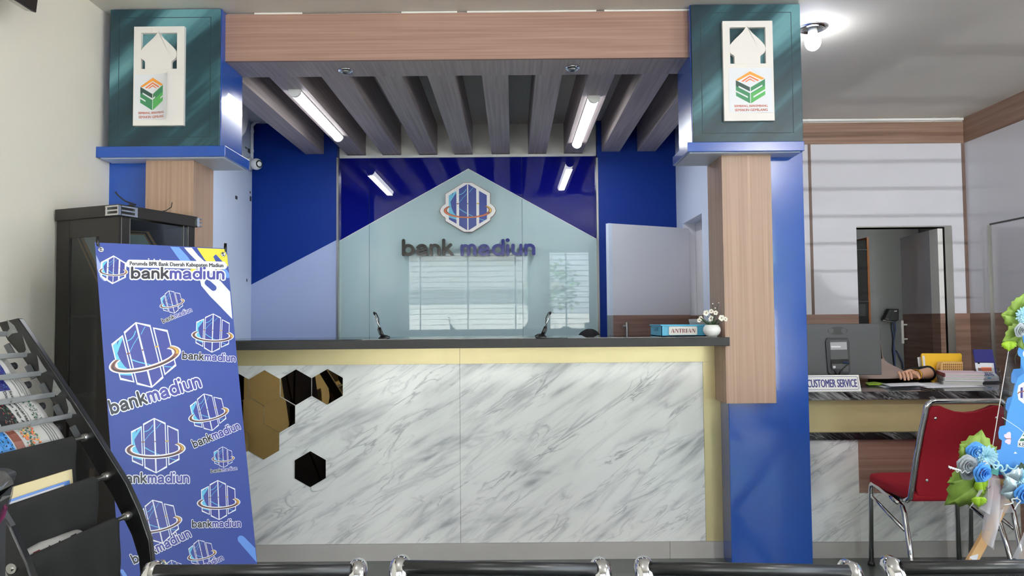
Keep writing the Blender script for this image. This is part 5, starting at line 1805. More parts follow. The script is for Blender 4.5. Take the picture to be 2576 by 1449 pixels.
m0 = mq(2108, 940)
MB().box(m0.x - .025, m0.x + .025, ym - .01, ym + .03, zd + .01, m0.z + .03).build('stand_neck', K['dgrey'], t)
MB().box(m0.x - .11, m0.x + .11, ym - .07, ym + .12, zd, zd + .010).build('stand_base', K['dgrey'], t, bevel=.004)

# CUSTOMER SERVICE sign
yn = 4.145
t = thing('desk_sign', 'white folded desk sign reading customer service at the desk edge', 'sign', (W(2095, 985, yn).x, yn + .03, zd))
xl = W(2016, 985, yn).x
A_, B_, C_, D_ = Vector((xl, yn, zd)), Vector((W(2167, 985, yn).x, yn, zd)), Vector((W(2160, 943, yn + .03).x, yn + .03, W(2160, 943, yn + .03).z)), Vector((xl + .008, yn + .03, W(2160, 943, yn + .03).z))
MB().slab([A_, B_, C_, D_], (0, .004, 0)).build('front_plate', K['whitem'], t, bevel=.001)
MB().slab([A_ + Vector((0, .062, 0)), B_ + Vector((0, .062, 0)), C_ + Vector((0, .0045, 0)), D_ + Vector((0, .0045, 0))], (0, .003, 0)).build('back_plate', K['whitem'], t)
ctr_ = (A_ + B_ + C_ + D_) / 4
ey = ((C_ + D_) - (A_ + B_)).normalized()
wS, hS = (B_ - A_).length, ((C_ + D_) / 2 - (A_ + B_) / 2).length
nn = Vector((1, 0, 0)).cross(ey)
fsg = lambda x, y, o: ctr_ + Vector((x, 0, 0)) + ey * y + nn * (o + .0006) if nn.y < 0 else ctr_ + Vector((x, 0, 0)) + ey * y - nn * (-o - .0006)
mb = MB()
put(mb, stroke(rrect(wS * .93, hS * .80, .009), .0011, True), fsg, 0, .0)
v, f = textpoly('CUSTOMER SERVICE', W(2159, 965, yn).x - W(2033, 965, yn).x, hS * .50, .045)
put(mb, ([(a + W(2096, 965, yn).x - ctr_.x, b - .001) for a, b in v], f), fsg, 0, .0)
mb.build('lettering', K['navy'], t)

# loose sheets, pen, folder, books and leaflet stand
def sheet(lab, P4, key, z, nm='paper_sheet', cat='paper', grp='papers on the service desk', th=.0012):
    pts = [Vector((ZG(px, py, z).x, ZG(px, py, z).y, z)) for px, py in P4]
    cen = sum(pts, Vector()) / len(pts)
    t = thing(nm, lab, cat, tuple(cen), 0, grp)
    mb = MB()
    mb.grid(lambda u, v: (pts[0] * (1 - u) + pts[1] * u) * (1 - v) + (pts[3] * (1 - u) + pts[2] * u) * v + Vector((0, 0, .0015 * sin(3.1 * u) * sin(3.1 * v))), 6, 6)
    mb.build('leaf', K[key], t, True, solid=th)
    return t
sheet('white paper sheet lying closest to the customer service sign', [(2225, 975), (2400, 969), (2360, 962), (2190, 966)], 'paper', zd + .002)
sheet('broad white paper sheet lying before the books', [(2330, 976), (2480, 973), (2440, 968), (2300, 968)], 'paper', zd + .002)
sheet('white paper sheet directly under the hand', [(2240, 972), (2330, 969), (2310, 962), (2215, 965)], 'paper', zd + .014)
sheet('green-edged paper sheet beside the monitor foot', [(2185, 969), (2240, 967), (2200, 960), (2176, 962)], 'leafb', zd + .008)
p = ZG(2330, 980, zd)
t = thing('ballpoint_pen', 'black ballpoint pen lying on the shiny desk top', 'pen', tuple(p))
q0, q1 = ZG(2318, 975, zd + .006), ZG(2352, 982, zd + .006)
MB().tube([q0, q0 + (q1 - q0) * .9, q1], [.005, .005, .0015], 10).build('barrel', K['black'], t, True)
MB().tube([q0 + (q0 - q1) * .12, q0], [.0035, .005], 10).build('cap', K['chrome'], t, True)
yf = 4.86
t = thing('yellow_folder', 'yellow card folder standing upright behind the books', 'folder', tuple(W(2368, 962, yf)))
q0, q1 = W(2325, 962, yf - .03), W(2419, 960, yf - .03)
q0.z = q1.z = zd + .001
MB().slab([q0, q1, W(2420, 893, yf), W(2417, 889, yf), W(2321, 889, yf), W(2318, 894, yf)], (0, .012, 0)).build('cover', K['yellow'], t, bevel=.001)
MB().slab([W(2326, 953, yf - .032), W(2330, 953, yf - .032), W(2326, 895, yf - .004), W(2321, 895, yf - .004)], (0, .003, 0)).build('inner_sheet', K['paper'], t)
t = thing('paper_sheet', 'white sheet standing beside the yellow folder', 'paper', tuple(W(2315, 945, yf + .02)), 0, None)
MB().slab([W(2314, 946, yf + .02), W(2324, 946, yf + .02), W(2319, 898, yf + .03), W(2308, 899, yf + .03)], (0, .003, 0)).build('leaf', K['paper'], t)
yb_ = 4.77
t = thing('desk_basket', 'beige perforated plastic desk tray standing before the yellow folder', 'tray', tuple(W(2395, 960, yb_)))
hw = [W(2366, 964, yb_), W(2422, 964, yb_), W(2422, 910, yb_), W(2372, 911, yb_), W(2368, 914, yb_), W(2366, 922, yb_)]
hw[0].z = hw[1].z = zd + .0005
MB().slab(hw, (0, .004, 0)).build('front_wall', K['beige'], t)
MB().slab([h + Vector((0, .044, 0)) for h in hw], (0, .004, 0)).build('rear_wall', K['beige'], t)
MB().box(hw[0].x, hw[1].x, yb_, yb_ + .045, zd, zd + .006).build('floor_plate', K['beige'], t)
mb = MB()
for i in range(10):
    for j in range(3):
        p = W(2374 + i * 4.9, 917 + j * 6, yb_)
        mb.box(p.x - .004, p.x + .003, yb_ - .0006, yb_, p.z - .005, p.z + .005)
mb.build('perforation', K['brown'], t)
ang = radians(-24)
cB = ZG(2418, 967, zd + .004)
for k, (lab, key, spine) in enumerate((('lowest of the small stack of flat books beside the leaflet stand', 'news', 'inkg'), ('middle book of the small flat stack beside the leaflet stand', 'paper', 'inkg'),
                                       ('topmost pink-covered book of the small flat stack', 'pink', 'maroon'))):
    M_ = Matrix.Translation((cB.x + .045 + .003 * k, cB.y + .09 + .002 * k, zd + .0135 + k * .0235)) @ Matrix.Rotation(ang + .03 * k, 4, 'Z')
    t = thing('book', lab, 'book', tuple(M_.translation), 0, 'books on the service desk')
    MB().obox(M_, .20, .27, .014).build('pages', K['news'], t)
    c2 = M_ @ Matrix.Translation((0, 0, .0088))
    MB().obox(c2, .206, .276, .0035).build('cover', K[key if k < 2 else 'pink'], t)
    MB().obox(M_ @ Matrix.Translation((0, 0, -.0088)), .206, .276, .0035).build('cover', K[key], t)
    MB().obox(M_ @ Matrix.Translation((-.1045, 0, 0)), .004, .276, .021).build('spine', K[spine if k < 2 else 'maroon'], t)
yl_ = 4.62
t = thing('leaflet_stand', 'clear leaflet stand holding a promotion leaflet, blue card at its top', 'leaflet stand', tuple(W(2485, 964, yl_)))
zf = zd
def pl_(px, py, y):
    p = W(px, py, y)
    p.z = max(p.z, zd + .0005)
    return p
MB().slab([pl_(2447, 879, yl_ + .06), pl_(2496, 879, yl_ + .06), pl_(2512, 962, yl_ + .0), pl_(2462, 962, yl_ + .0)], (0, .004, 0)).build('backing_card', K['navy'], t)
prof = [(2451, 899, .055), (2454, 925, .03), (2457, 938, .015), (2463, 948, -.02), (2468, 959, -.035)]
prof2 = [(2498, 899, .055), (2501, 925, .03), (2503, 938, .015), (2513, 948, -.02), (2514, 958, -.035)]
def lf(u, v, o=0):
    k = v * (len(prof) - 1)
    j = min(int(k), len(prof) - 2)
    g_ = k - j
    a, b = [prof[j][i] * (1 - g_) + prof[j + 1][i] * g_ for i in range(3)], [prof2[j][i] * (1 - g_) + prof2[j + 1][i] * g_ for i in range(3)]
    P_, Q_ = W(a[0], a[1], yl_ + a[2] - .006 - o), W(b[0], b[1], yl_ + b[2] - .006 - o)
    return P_ * (1 - u) + Q_ * u
lv = MB().grid(lambda u, v: lf(u, v), 6, 16).build('leaflet', K['paper'], t, True, solid=.0008)
mb = MB()
fl = lambda x, y, o: lf(x, y, o)
def lpoly(L_, m, l=.0012):
    put(mb, poly(L_), fl, m, l)
for u0, u1, v0, v1, m in ((.14, .26, .06, .16, 0), (.28, .9, .09, .13, 0), (.12, .35, .26, .40, 3), (.30, .86, .24, .42, 1), (.4, .9, .46, .49, 3), (.2, .9, .86, .95, 2), (.4, .6, .78, .86, 4)):
    n_ = 4
    vs = [(u0 + (u1 - u0) * i, v0 + (v1 - v0) * j / n_) for j in range(n_ + 1) for i in (0, 1)]
    put(mb, (vs, [(2 * j, 2 * j + 1, 2 * j + 3, 2 * j + 2) for j in range(n_)]), fl, m, .0008)
for s_, cu_, cv_, w_, h_, m in (('PROMO', .58, .33, .5, .12, 5), ('088', .50, .60, .66, .20, 6)):
    v, f = textpoly(s_, w_, h_, .03)
    put(mb, ([(cu_ + a, cv_ - b) for a, b in v], f), fl, m, .0014)
mb.build('leaflet_print', [K['ink'], K['orange2'], K['pink'], K['bronze'], K['cyan'], K['redp'], K['lblue']], lv)
MB().slab([pl_(2450, 928, yl_ - .05), pl_(2516, 925, yl_ - .05), pl_(2520, 966, yl_ - .05), pl_(2455, 967, yl_ - .05)], (0, .002, 0)).build('pocket', K['acrylic'], t)
q0 = pl_(2455, 966, yl_ - .05)
MB().box(q0.x, pl_(2518, 965, yl_ - .05).x, yl_ - .05, yl_ + .05, zd, zd + .004).build('base', K['dgrey'], t)

# ================================================================== red chairs
def make_chair(lab):
    t = thing('stacking_chair', lab, 'chair', (0, 0, 0), 0, 'red chairs at the service desk')
    r = .0125
    # seat cushion, rounded in plan
    def seat(mb, z0, z1, gx, gy):
        pts = []
        for cx, cy, a0, rr in ((.19, .17, 0, .05), (-.19, .17, 90, .05), (-.20, -.19, 180, .03), (.20, -.19, 270, .03)):
            for a in range(0, 91, 18):
                pts.append((cx + rr * cos(radians(a0 + a)) + gx * (1 if cx > 0 else -1), cy + rr * sin(radians(a0 + a)) + gy * (1 if cy > 0 else -1)))
        return pts
    base = seat(None, 0, 0, 0, 0)
    n_ = len(base)
    lay = [(.84, .425), (.97, .432), (1.0, .445), (1.0, .468), (.97, .484), (.85, .492), (.4, .494)]
    vs = [Vector((x * s, y * s - .03 * 0, z - .015 * (1 - (y / .2) ** 2) * (z < .44))) for s, z in lay for x, y in base]
    fs = [(k * n_ + i, k * n_ + (i + 1) % n_, (k + 1) * n_ + (i + 1) % n_, (k + 1) * n_ + i) for k in range(len(lay) - 1) for i in range(n_)]
    fs += [tuple(range(n_))[::-1], tuple((len(lay) - 1) * n_ + i for i in range(n_))]
    MB().add(vs, fs).build('seat', K['red'], t, True)
    # back: inverted U tube leaning backwards
    def bkp(x, z):
        return Vector((x, -.205 - (z - .44) * .17 - .02 * ((z - .44) / .5) ** 2, z))
    H_ = .925
    pts = [Vector((-.222, -.12, .425)), Vector((-.226, -.17, .43)), bkp(-.226, .452), bkp(-.222, .52), bkp(-.212, .66), bkp(-.198, .80), bkp(-.190, .865)]
    pts += [bkp(-.150 + .040 * cos(radians(a)), .885 + .040 * sin(radians(a))) for a in (160, 135, 110, 90)]
    full = pts + [Vector((-p.x, p.y, p.z)) for p in pts[::-1]]
    MB().tube(full, .0135, 12, up=(0, 1, 0)).build('back_frame', K['chrome'], t, True)
    # padded back with scooped top
    hs = []
    sc_ = [(-.178, .865), (-.172, .895), (-.158, .903), (-.125, .905), (-.10, .893), (-.05, .876), (0, .871), (.05, .876), (.10, .893), (.125, .905), (.158, .903), (.172, .895), (.178, .865)]
    out_ = sc_ + [(.195, .70), (.204, .60), (.209, .50), (.20, .462), (.10, .456), (0, .452), (-.10, .456), (-.20, .462), (-.209, .50), (-.204, .60), (-.195, .70)]
    f_ = lambda x, z, o: bkp(x, z) + Vector((0, -o, 0))
    put(mb := MB(), poly(out_), f_, 0, -.018, .030)
    mb.build('backrest', K['red'], t, bevel=.004)
    for x, z in ((-.145, .845), (.145, .845), (-.16, .54), (.16, .54)):
        p = bkp(x, z)
        MB().lathe([(.0085, 0), (.008, .003), (.0001, .006)], tuple(p + Vector((0, -.012, 0))), 14, Matrix.Rotation(pi / 2, 3, 'X')).build('stud', K['chrome'], t, True)
    lb = lambda x, y, o: bkp(x, .795 + y) + Vector((0, -.0125 - o, 0))
    mb = MB()
    put(mb, poly(rrect(.066, .0155, .003)), lb, 0, 0, .0008)
    put(mb, poly([(-.027, 0), (-.022, .004), (-.014, .004), (-.012, 0), (-.014, -.004), (-.022, -.004)]), lb, 1, .001)
    v, f = textpoly('FUTURA', .038, .008, .02)
    put(mb, ([(a + .011, b) for a, b in v], f), lb, 1, .001)
    mb.build('badge', [K['black'], K['goldp']], t)
    # legs: one bent tube per side, front leg up and over to the raked rear leg
    for s in (-1, 1):
        up = (1, 0, 0)
        MB().tube([(s * .236, .195, .012), (s * .230, .19, .40), (s * .230, .182, .428), (s * .230, .165, .44), (s * .228, .14, .436), (s * .225, 0, .412), (s * .225, -.10, .395)], r, 12, up=up).build('leg', K['chrome'], t, True)
        MB().tube([(s * .225, -.095, .396), (s * .225, -.125, .385), (s * .227, -.145, .36), (s * .236, -.20, .22), (s * .248, -.265, .012)], r, 12, up=up).build('leg', K['chrome'], t, True)
        MB().tube([(s * .230, .185, .37), (s * .230, .175, .365), (s * .232, -.155, .28)], .009, 10, up=up).build('brace', K['chrome'], t, True)
        for y in (.195, -.266):
            MB().tube([(s * (.236 if y > 0 else .2485), y, 0), (s * (.236 if y > 0 else .248), y, .02)], [.019, .016], 12).build('foot_cap', K['blackp'], t, True)
    MB().box(-.21, .21, -.08, .16, .404, .424).build('seat_pan', K['blackm'], t)
    return t
cx_ = 2.152
ch = make_chair('red upholstered chrome chair standing nearer the blue pillar')
ch.location = (cx_, 3.855, 0)
dup(ch, (cx_ + .545, 3.87, 0), 0, 'red upholstered chrome chair mostly hidden by the flower board')

# ================================================================== people
def skinned(name, joints, edges, roots, key, parent, sub=1):
    names = list(joints)
    me = bpy.data.meshes.new(name)
    inv = FR[parent].inverted()
    me.from_pydata([tuple(inv @ Vector(joints[n_][0])) for n_ in names], [(names.index(a), names.index(b)) for a, b in edges], [])
    me.materials.append(K[key])
    o = bpy.data.objects.new(name, me)
    COL.objects.link(o)
    o.parent = parent
    FR[o] = FR[parent]
    md = o.modifiers.new('skin', 'SKIN')
    md.use_smooth_shade = True
    for n_, sv in zip(names, me.skin_vertices[0].data):
        r_ = joints[n_][1]
        sv.radius = r_ if isinstance(r_, tuple) else (r_, r_)
        sv.use_root = n_ in roots
    sb = o.modifiers.new('sub', 'SUBSURF')
    sb.levels = sb.render_levels = sub
    return o

def face(t, hc, rh, key='skin', tilt=0.0):
    """head with nose, eyes, mouth and ears looking towards -Y"""
    RT = Matrix.Rotation(tilt, 3, 'X')
    P_ = lambda x, y, z: hc + RT @ Vector((x, y, z))
    mb = MB().ball(hc, (rh * .74, rh * .88, rh), 22)
    mb.ball(P_(0, -rh * .25, -rh * .48), (rh * .50, rh * .58, rh * .50), 16)
    mb.ball(P_(0, -rh * .90, -rh * .12), (rh * .10, rh * .16, rh * .2), 10)
    for s in (-1, 1):
        mb.ball(P_(s * rh * .74, 0, -rh * .1), (rh * .08, rh * .16, rh * .24), 10)
    h = mb.build('head', K[key], t, True)
    for s in (-1, 1):
        MB().ball(P_(s * rh * .30, -rh * .77, rh * .02), (rh * .13, rh * .08, rh * .07), 10).build('eye', K['paper'], h, True)
        MB().ball(P_(s * rh * .30, -rh * .83, rh * .02), (rh * .05, rh * .04, rh * .055), 8).build('iris', K['black'], h, True)
    MB().ball(P_(0, -rh * .80, -rh * .48), (rh * .22, rh * .06, rh * .055), 10).build('lips', K['rust'], h, True)
    return h

def seated(t, x, y, zh, arms, key='skin'):
    """body from the hips up to the neck, with thighs forward and both arms"""
    J = {'hip': ((x, y + .03, .50), (.15, .11)), 'waist': ((x, y + .02, .66), (.125, .095)), 'chest': ((x, y - .02, .86), (.15, .105)),
         'neck0': ((x, y - .05, zh - .22), (.055, .055)), 'neck': ((x, y - .06, zh - .13), (.05, .05))}
    E_ = [('hip', 'waist'), ('waist', 'chest'), ('chest', 'neck0'), ('neck0', 'neck')]
    for s in (-1, 1):
        q = 'r' if s < 0 else 'l'
        J['thigh' + q] = ((x + s * .10, y - .16, .50), .085)
        J['knee' + q] = ((x + s * .12, y - .38, .49), .06)
        J['calf' + q] = ((x + s * .12, y - .38, .28), .05)
        J['ankle' + q] = ((x + s * .12, y - .36, .08), .035)
        J['toe' + q] = ((x + s * .12, y - .44, .035), .03)
        E_ += [('hip', 'thigh' + q), ('thigh' + q, 'knee' + q), ('knee' + q, 'calf' + q), ('calf' + q, 'ankle' + q), ('ankle' + q, 'toe' + q)]
        J['sh' + q] = ((x + s * .165, y - .03, zh - .27), .055)
        J['el' + q] = (arms[q][0], .043)
        J['mid' + q] = (tuple((Vector(arms[q][0]) * .45 + Vector(arms[q][1]) * .55)), .034)
        J['wr' + q] = (arms[q][1], (.026, .022))
        J['palm' + q] = (arms[q][2], (.040, .015))
        J['knk' + q] = (arms[q][3], (.038, .012))
        E_ += [('chest', 'sh' + q), ('sh' + q, 'el' + q), ('el' + q, 'mid' + q), ('mid' + q, 'wr' + q), ('wr' + q, 'palm' + q), ('palm' + q, 'knk' + q)]
    return J, E_

def fingers(J, E_, roots, q, palm, knk, across, down, thumb_side=1, fdir=None):
    """five bent fingers rooted in the palm"""
    palm, knk = Vector(palm), Vector(knk)
    d = (Vector(fdir) if fdir else knk - palm).normalized()
    ac = Vector(across).normalized()
    dn = Vector(down).normalized()
    for i, (o, L_) in enumerate(((-.030, .062), (-.010, .072), (.010, .070), (.029, .060))):
        b = knk + ac * o - d * .012
        p1 = b + d * L_ * .42 + dn * .004
        p2 = p1 + (d * .75 + dn * .65).normalized() * L_ * .34
        p3 = p2 + (d * .35 + dn * .94).normalized() * L_ * .30
        ns = ['f%s%d%d' % (q, i, k) for k in range(4)]
        for n_, p, r_ in zip(ns, (b, p1, p2, p3), (.0095, .0090, .0082, .0068)):
            J[n_] = (tuple(p), r_)
        roots.add(ns[0])
        E_ += [(ns[0], ns[1]), (ns[1], ns[2]), (ns[2], ns[3])]
    b = palm + ac * .028 * thumb_side
    p1 = b + (d * .6 + ac * .7 * thumb_side + dn * .3).normalized() * .038
    p2 = p1 + (d * .85 + ac * .25 * thumb_side + dn * .5).normalized() * .03
    ns = ['t%s%d' % (q, k) for k in range(3)]
    for n_, p, r_ in zip(ns, (b, p1, p2), (.012, .0105, .008)):
        J[n_] = (tuple(p), r_)
    roots.add(ns[0])
    E_ += [(ns[0], ns[1]), (ns[1], ns[2])]

# person at the service desk, behind the monitor
hx, hy, hzc = 2.312, 4.98, 1.145
t = P1 = thing('person', 'person in a mauve-grey headscarf seated behind the monitor, one hand on papers', 'person', (hx, hy, 0))
elb = W(2343, 956, 4.74)
wri = W(2301, 947, 4.60)
pal = W(2281, 949, 4.565)
knk = W(2268, 951, 4.545)
elb.z = zd + .052
wri.z = zd + .052
pal.z = zd + .072
knk = W(2276, 950, 4.535)
knk.z = zd + .070
arms = {'l': (tuple(elb), tuple(wri), tuple(pal), tuple(knk)),
        'r': ((hx - .38, hy - .14, .98), (hx - .36, hy - .30, zd + .05), (hx - .35, hy - .36, zd + .05), (hx - .345, hy - .39, zd + .045))}
J, E_ = seated(t, hx, hy, hzc + .11, arms)
J['shl'] = ((hx + .15, hy - .02, .90), .052)
roots = {'hip'}
fingers(J, E_, roots, 'l', pal, knk, (.96, -.28, .0), (.0, -.15, -1), 1, (-.22, -.85, -.25))
fingers(J, E_, roots, 'r', arms['r'][2], arms['r'][3], (1, 0, 0), (0, -.2, -1), 1)
skinned('body', J, E_, roots, 'skin', t, 2)
face(t, Vector((hx, hy - .07, hzc)), .115)
# sleeve and blouse in black
S_ = {k: J[k] for k in ('hip', 'waist', 'chest', 'neck0', 'shl', 'ell', 'shr', 'elr', 'midr')}
for k, g_ in (('hip', .012), ('waist', .014), ('chest', .014), ('neck0', .006), ('shl', .014), ('ell', .012), ('shr', .014), ('elr', .014), ('midr', .012)):
    r_ = S_[k][1]
    S_[k] = (S_[k][0], tuple(v + g_ for v in r_) if isinstance(r_, tuple) else r_ + g_)
S_['cuff'] = (tuple(Vector(J['ell'][0]) * .72 + Vector(J['wrl'][0]) * .28), .047)
skinned('blouse', S_, [('hip', 'waist'), ('waist', 'chest'), ('chest', 'neck0'), ('chest', 'shl'), ('shl', 'ell'), ('ell', 'cuff'), ('chest', 'shr'), ('shr', 'elr'), ('elr', 'midr')], {'hip'}, 'blackc', t, 2)
T_ = {k: (J[k][0], (J[k][1] if not isinstance(J[k][1], tuple) else J[k][1][1]) + .012) for k in ('thighl', 'kneel', 'calfl', 'anklel', 'thighr', 'kneer', 'calfr', 'ankler')}
T_['hip'] = (J['hip'][0], (.165, .125))
skinned('trousers', T_, [('hip', 'thighl'), ('thighl', 'kneel'), ('kneel', 'calfl'), ('calfl', 'anklel'), ('hip', 'thighr'), ('thighr', 'kneer'), ('kneer', 'calfr'), ('calfr', 'ankler')], {'hip'}, 'blackc', t, 1)
# headscarf falling over the shoulders and chest, open at the face
lev = [(1.262, .02, .02, 0), (1.255, .06, .07, 0), (1.225, .088, .105, 0), (1.17, .104, .125, 0), (1.11, .108, .122, 0), (1.06, .112, .120, -.005), (1.03, .135, .135, -.015), (1.00, .195, .165, -.03),
       (.975, .22, .20, -.05), (.955, .23, .235, -.065), (.935, .23, .25, -.07)]
n_ = 40
vs, fs = [], []
for li, (z, rx_, ry_, oy) in enumerate(lev):
    for j in range(n_):
        a = 2 * pi * j / n_
        w_ = 1 + .035 * sin(5 * a + li) * (li > 6)
        front = max(0, -sin(a))
        vs.append(Vector((hx + rx_ * w_ * cos(a), hy - .06 + oy + ry_ * w_ * sin(a) * (1 if sin(a) > 0 else 1.0), z + (.012 * front if li > 7 else 0))))
for k in range(len(lev) - 1):
    for j in range(n_):
        am = 2 * pi * (j + .5) / n_
        if 1 <= k <= 4 and -sin(am) > .60:
            continue
        fs.append((k * n_ + j, k * n_ + (j + 1) % n_, (k + 1) * n_ + (j + 1) % n_, (k + 1) * n_ + j))
fs.append(tuple(range(n_)))
MB().add(vs, fs).build('headscarf', K['hijab'], t, True, solid=.004, sub=1)
wc = wri * .93 + elb * .07
dW = (elb - wri).normalized()
ax = dW.cross(Vector((0, 0, 1))).normalized()
ay = dW.cross(ax)
MB().tube([wc + ax * .034 * cos(i * pi / 12) + ay * .030 * sin(i * pi / 12) for i in range(24)], .0055, 8, closed=True).build('bracelet', K['gilt'], t, True)
t = thing('office_chair', 'dark office chair hidden behind the service desk', 'chair', (hx, hy + .1, 0))
MB().box(hx - .22, hx + .22, hy - .20, hy + .24, .33, .375).build('seat', K['blackm'], t, bevel=.02)
MB().box(hx - .2, hx + .2, hy + .26, hy + .31, .48, .93).build('backrest', K['blackm'], t, bevel=.02)
MB().tube([(hx, hy + .28, .48), (hx, hy + .27, .34), (hx, hy, .32)], .02, 8).build('support', K['blackm'], t)
MB().tube([(hx, hy, .33), (hx, hy, .06)], .03, 10).build('column', K['chrome'], t, True)
for k in range(5):
    a = 2 * pi * k / 5
    MB().tube([(hx, hy, .08), (hx + .26 * cos(a), hy + .26 * sin(a), .03)], [.025, .018], 8).build('foot', K['blackm'], t)

# teller whose head just shows above the counter
c = W(1483, 829, 5.15)
tx, ty = c.x, 5.20
t = thing('person', 'person with short black hair, only the crown of the head above the counter', 'person', (tx, ty, 0))
hc = Vector((tx, ty - .05, c.z - .128))
arms = {'l': ((tx + .24, ty - .20, .80), (tx + .12, ty - .38, .80), (tx + .09, ty - .44, .80), (tx + .08, ty - .47, .795)),
        'r': ((tx - .24, ty - .20, .80), (tx - .12, ty - .38, .80), (tx - .09, ty - .44, .80), (tx - .08, ty - .47, .795))}
J, E_ = seated(t, tx, ty, hc.z + .115, arms)
roots = {'hip'}
fingers(J, E_, roots, 'l', arms['l'][2], arms['l'][3], (1, 0, 0), (0, -.2, -1), -1)
fingers(J, E_, roots, 'r', arms['r'][2], arms['r'][3], (1, 0, 0), (0, -.2, -1), 1)
skinned('body', J, E_, roots, 'skin', t, 2)
face(t, hc, .115, tilt=-.3)
S_ = {k: (J[k][0], tuple(v + .014 for v in J[k][1]) if isinstance(J[k][1], tuple) else J[k][1] + .013) for k in ('hip', 'waist', 'chest', 'neck0', 'shl', 'ell', 'midl', 'shr', 'elr', 'midr')}
skinned('shirt', S_, [('hip', 'waist'), ('waist', 'chest'), ('chest', 'neck0'), ('chest', 'shl'), ('shl', 'ell'), ('ell', 'midl'), ('chest', 'shr'), ('shr', 'elr'), ('elr', 'midr')], {'hip'}, 'bluep', t, 2)
rh = random.Random(9)
n_, k_n = 56, 12
vs, fs = [], []
for k in range(k_n + 1):
    ph_ = (pi * .56) * k / k_n
    for j in range(n_):
        a = 2 * pi * j / n_
        w_ = 1 + rh.uniform(-.028, .028)
        vs.append(hc + Vector((.100 * w_ * sin(ph_) * cos(a), .012 + .118 * w_ * sin(ph_) * sin(a), .128 * w_ * cos(ph_) if k else .128)))
for k in range(k_n):
    for j in range(n_):
        if k > 6 and -sin(2 * pi * (j + .5) / n_) > .62:
            continue
        fs.append((k * n_ + j, (k + 1) * n_ + j, (k + 1) * n_ + (j + 1) % n_, k * n_ + (j + 1) % n_))
MB().add(vs, fs).build('hair', K['hair'], t, True, solid=.006)
t = thing('office_chair', 'dark office chair hidden behind the teller counter', 'chair', (tx, ty + .1, 0))
MB().box(tx - .22, tx + .22, ty - .20, ty + .24, .33, .375).build('seat', K['blackm'], t, bevel=.02)
MB().tube([(tx, ty, .33), (tx, ty, .06)], .03, 10).build('column', K['chrome'], t, True)
for k in range(5):
    a = 2 * pi * k / 5
    MB().tube([(tx, ty, .08), (tx + .26 * cos(a), ty + .26 * sin(a), .03)], [.025, .018], 8).build('foot', K['blackm'], t)
# ================================================================== flower-trimmed welcome board on a wooden easel
YO = 2.90
def fb(px, py, o=0.0):                          # on the leaning board plane
    y = YO + (1150 - py) * .00028
    return W(px, py, y - o)
t = FBD = thing('welcome_board', 'clear board with blue print, flowers and a wooden easel, cut by the picture\'s edge', 'board stand', (W(2700, 1200, YO).x, YO, 0))
MB().slab([fb(2484, 1203), fb(2860, 1232), fb(2850, 760), fb(2557, 762)], (0, .004, 0)).build('clear_panel', K['acrylic'], t)
mb = MB()
for a, b in (((2484, 1203), (2557, 762)), ((2557, 762), (2850, 760))):
    mb.tube([fb(*a, .001), fb(*b, .001)], .0011, 6)
mb.build('panel_edge', K['boardw'], t)
cc = [(290, 430), (275, 500), (280, 530), (303, 548), (302, 590), (298, 645), (240, 650), (222, 690), (218, 755), (228, 772), (252, 775), (245, 800), (228, 886), (188, 900), (172, 950), (170, 995), (186, 1016), (182, 1060), (170, 1136),
      (120, 1148), (108, 1200), (112, 1250), (140, 1268), (135, 1310), (128, 1345), (84, 1356), (70, 1400), (66, 1450), (90, 1500), (80, 1560)]
pts = [(2480 + a / 3.448, 740 + b / 3.448) for a, b in cc]
pts = [(2580, 815), (2565, 855)] + pts + [(2530, 1196), (2560, 1204), (2840, 1226), (2832, 800), (2700, 790)]
put(mb := MB(), poly(pts), lambda x, y, o: fb(x, y, .0015 + o), 0, 0)
prn = mb.build('blue_print', K['boardblue'], t)
mb = MB()
fr_ = lambda x, y, o: fb(x, y, .0022 + o)
hexp = [(2559, 986), (2562, 970), (2574, 962), (2590, 962), (2601, 975), (2603, 1000), (2592, 1016), (2576, 1016), (2562, 1005)]
put(mb, poly(hexp), fr_, 0, 0)
for k in range(4):
    x = 2567 + k * 8.5
    put(mb, poly([(x, 975 - 4 * (k in (1, 2))), (x + 6, 974 - 4 * (k in (1, 2))), (x + 6, 1002 + 5 * (k in (1, 2))), (x, 1001 + 5 * (k in (1, 2)))]), fr_, 1, .0004)
put(mb, stroke(arc(2581, 990, 20, 6, 180, 360, 10), 1.4), fr_, 2, .0008)
mb.build('emblem_sticker', [K['boardw'], K['navy'], K['bronze']], prn)
mb = MB()
for L_ in ([(2543, 1103), (2533, 1104), (2526, 1098), (2526, 1093), (2531, 1092), (2534, 1088), (2540, 1086), (2543, 1090), (2543, 1098)],
           [(2543, 1104), (2533, 1105), (2528, 1109), (2529, 1114), (2533, 1115), (2536, 1118), (2541, 1118), (2543, 1112)]):
    put(mb, poly(L_), fr_, 0, 0)
put(mb, stroke([(2528, 1103), (2544, 1104)], .8), fr_, 1, .0004)
mb.build('butterfly_sticker', [K['pink'], K['bronze']], prn)
mb = MB()
put(mb, poly([(2560, 1124), (2561, 1110), (2574, 1090), (2585, 1080), (2610, 1082), (2612, 1128)]), fr_, 0, 0)
put(mb, poly([(2571, 1097), (2576, 1092), (2602, 1092), (2602, 1097)]), fr_, 1, .0004)
put(mb, poly([(2564, 1110), (2568, 1103), (2602, 1103), (2602, 1110)]), fr_, 1, .0004)
v, f = textpoly('KBP', 22, 10, .02)
put(mb, ([(2574 + a, 1118 - b) for a, b in v], f), fr_, 2, .0005)
mb.build('badge_sticker', [K['boardw'], K['green'], K['ink']], prn)
mb = MB()
put(mb, stroke(arc(2584, 890, 9, 10, 60, 300, 12), 1.8), fr_, 0, 0)
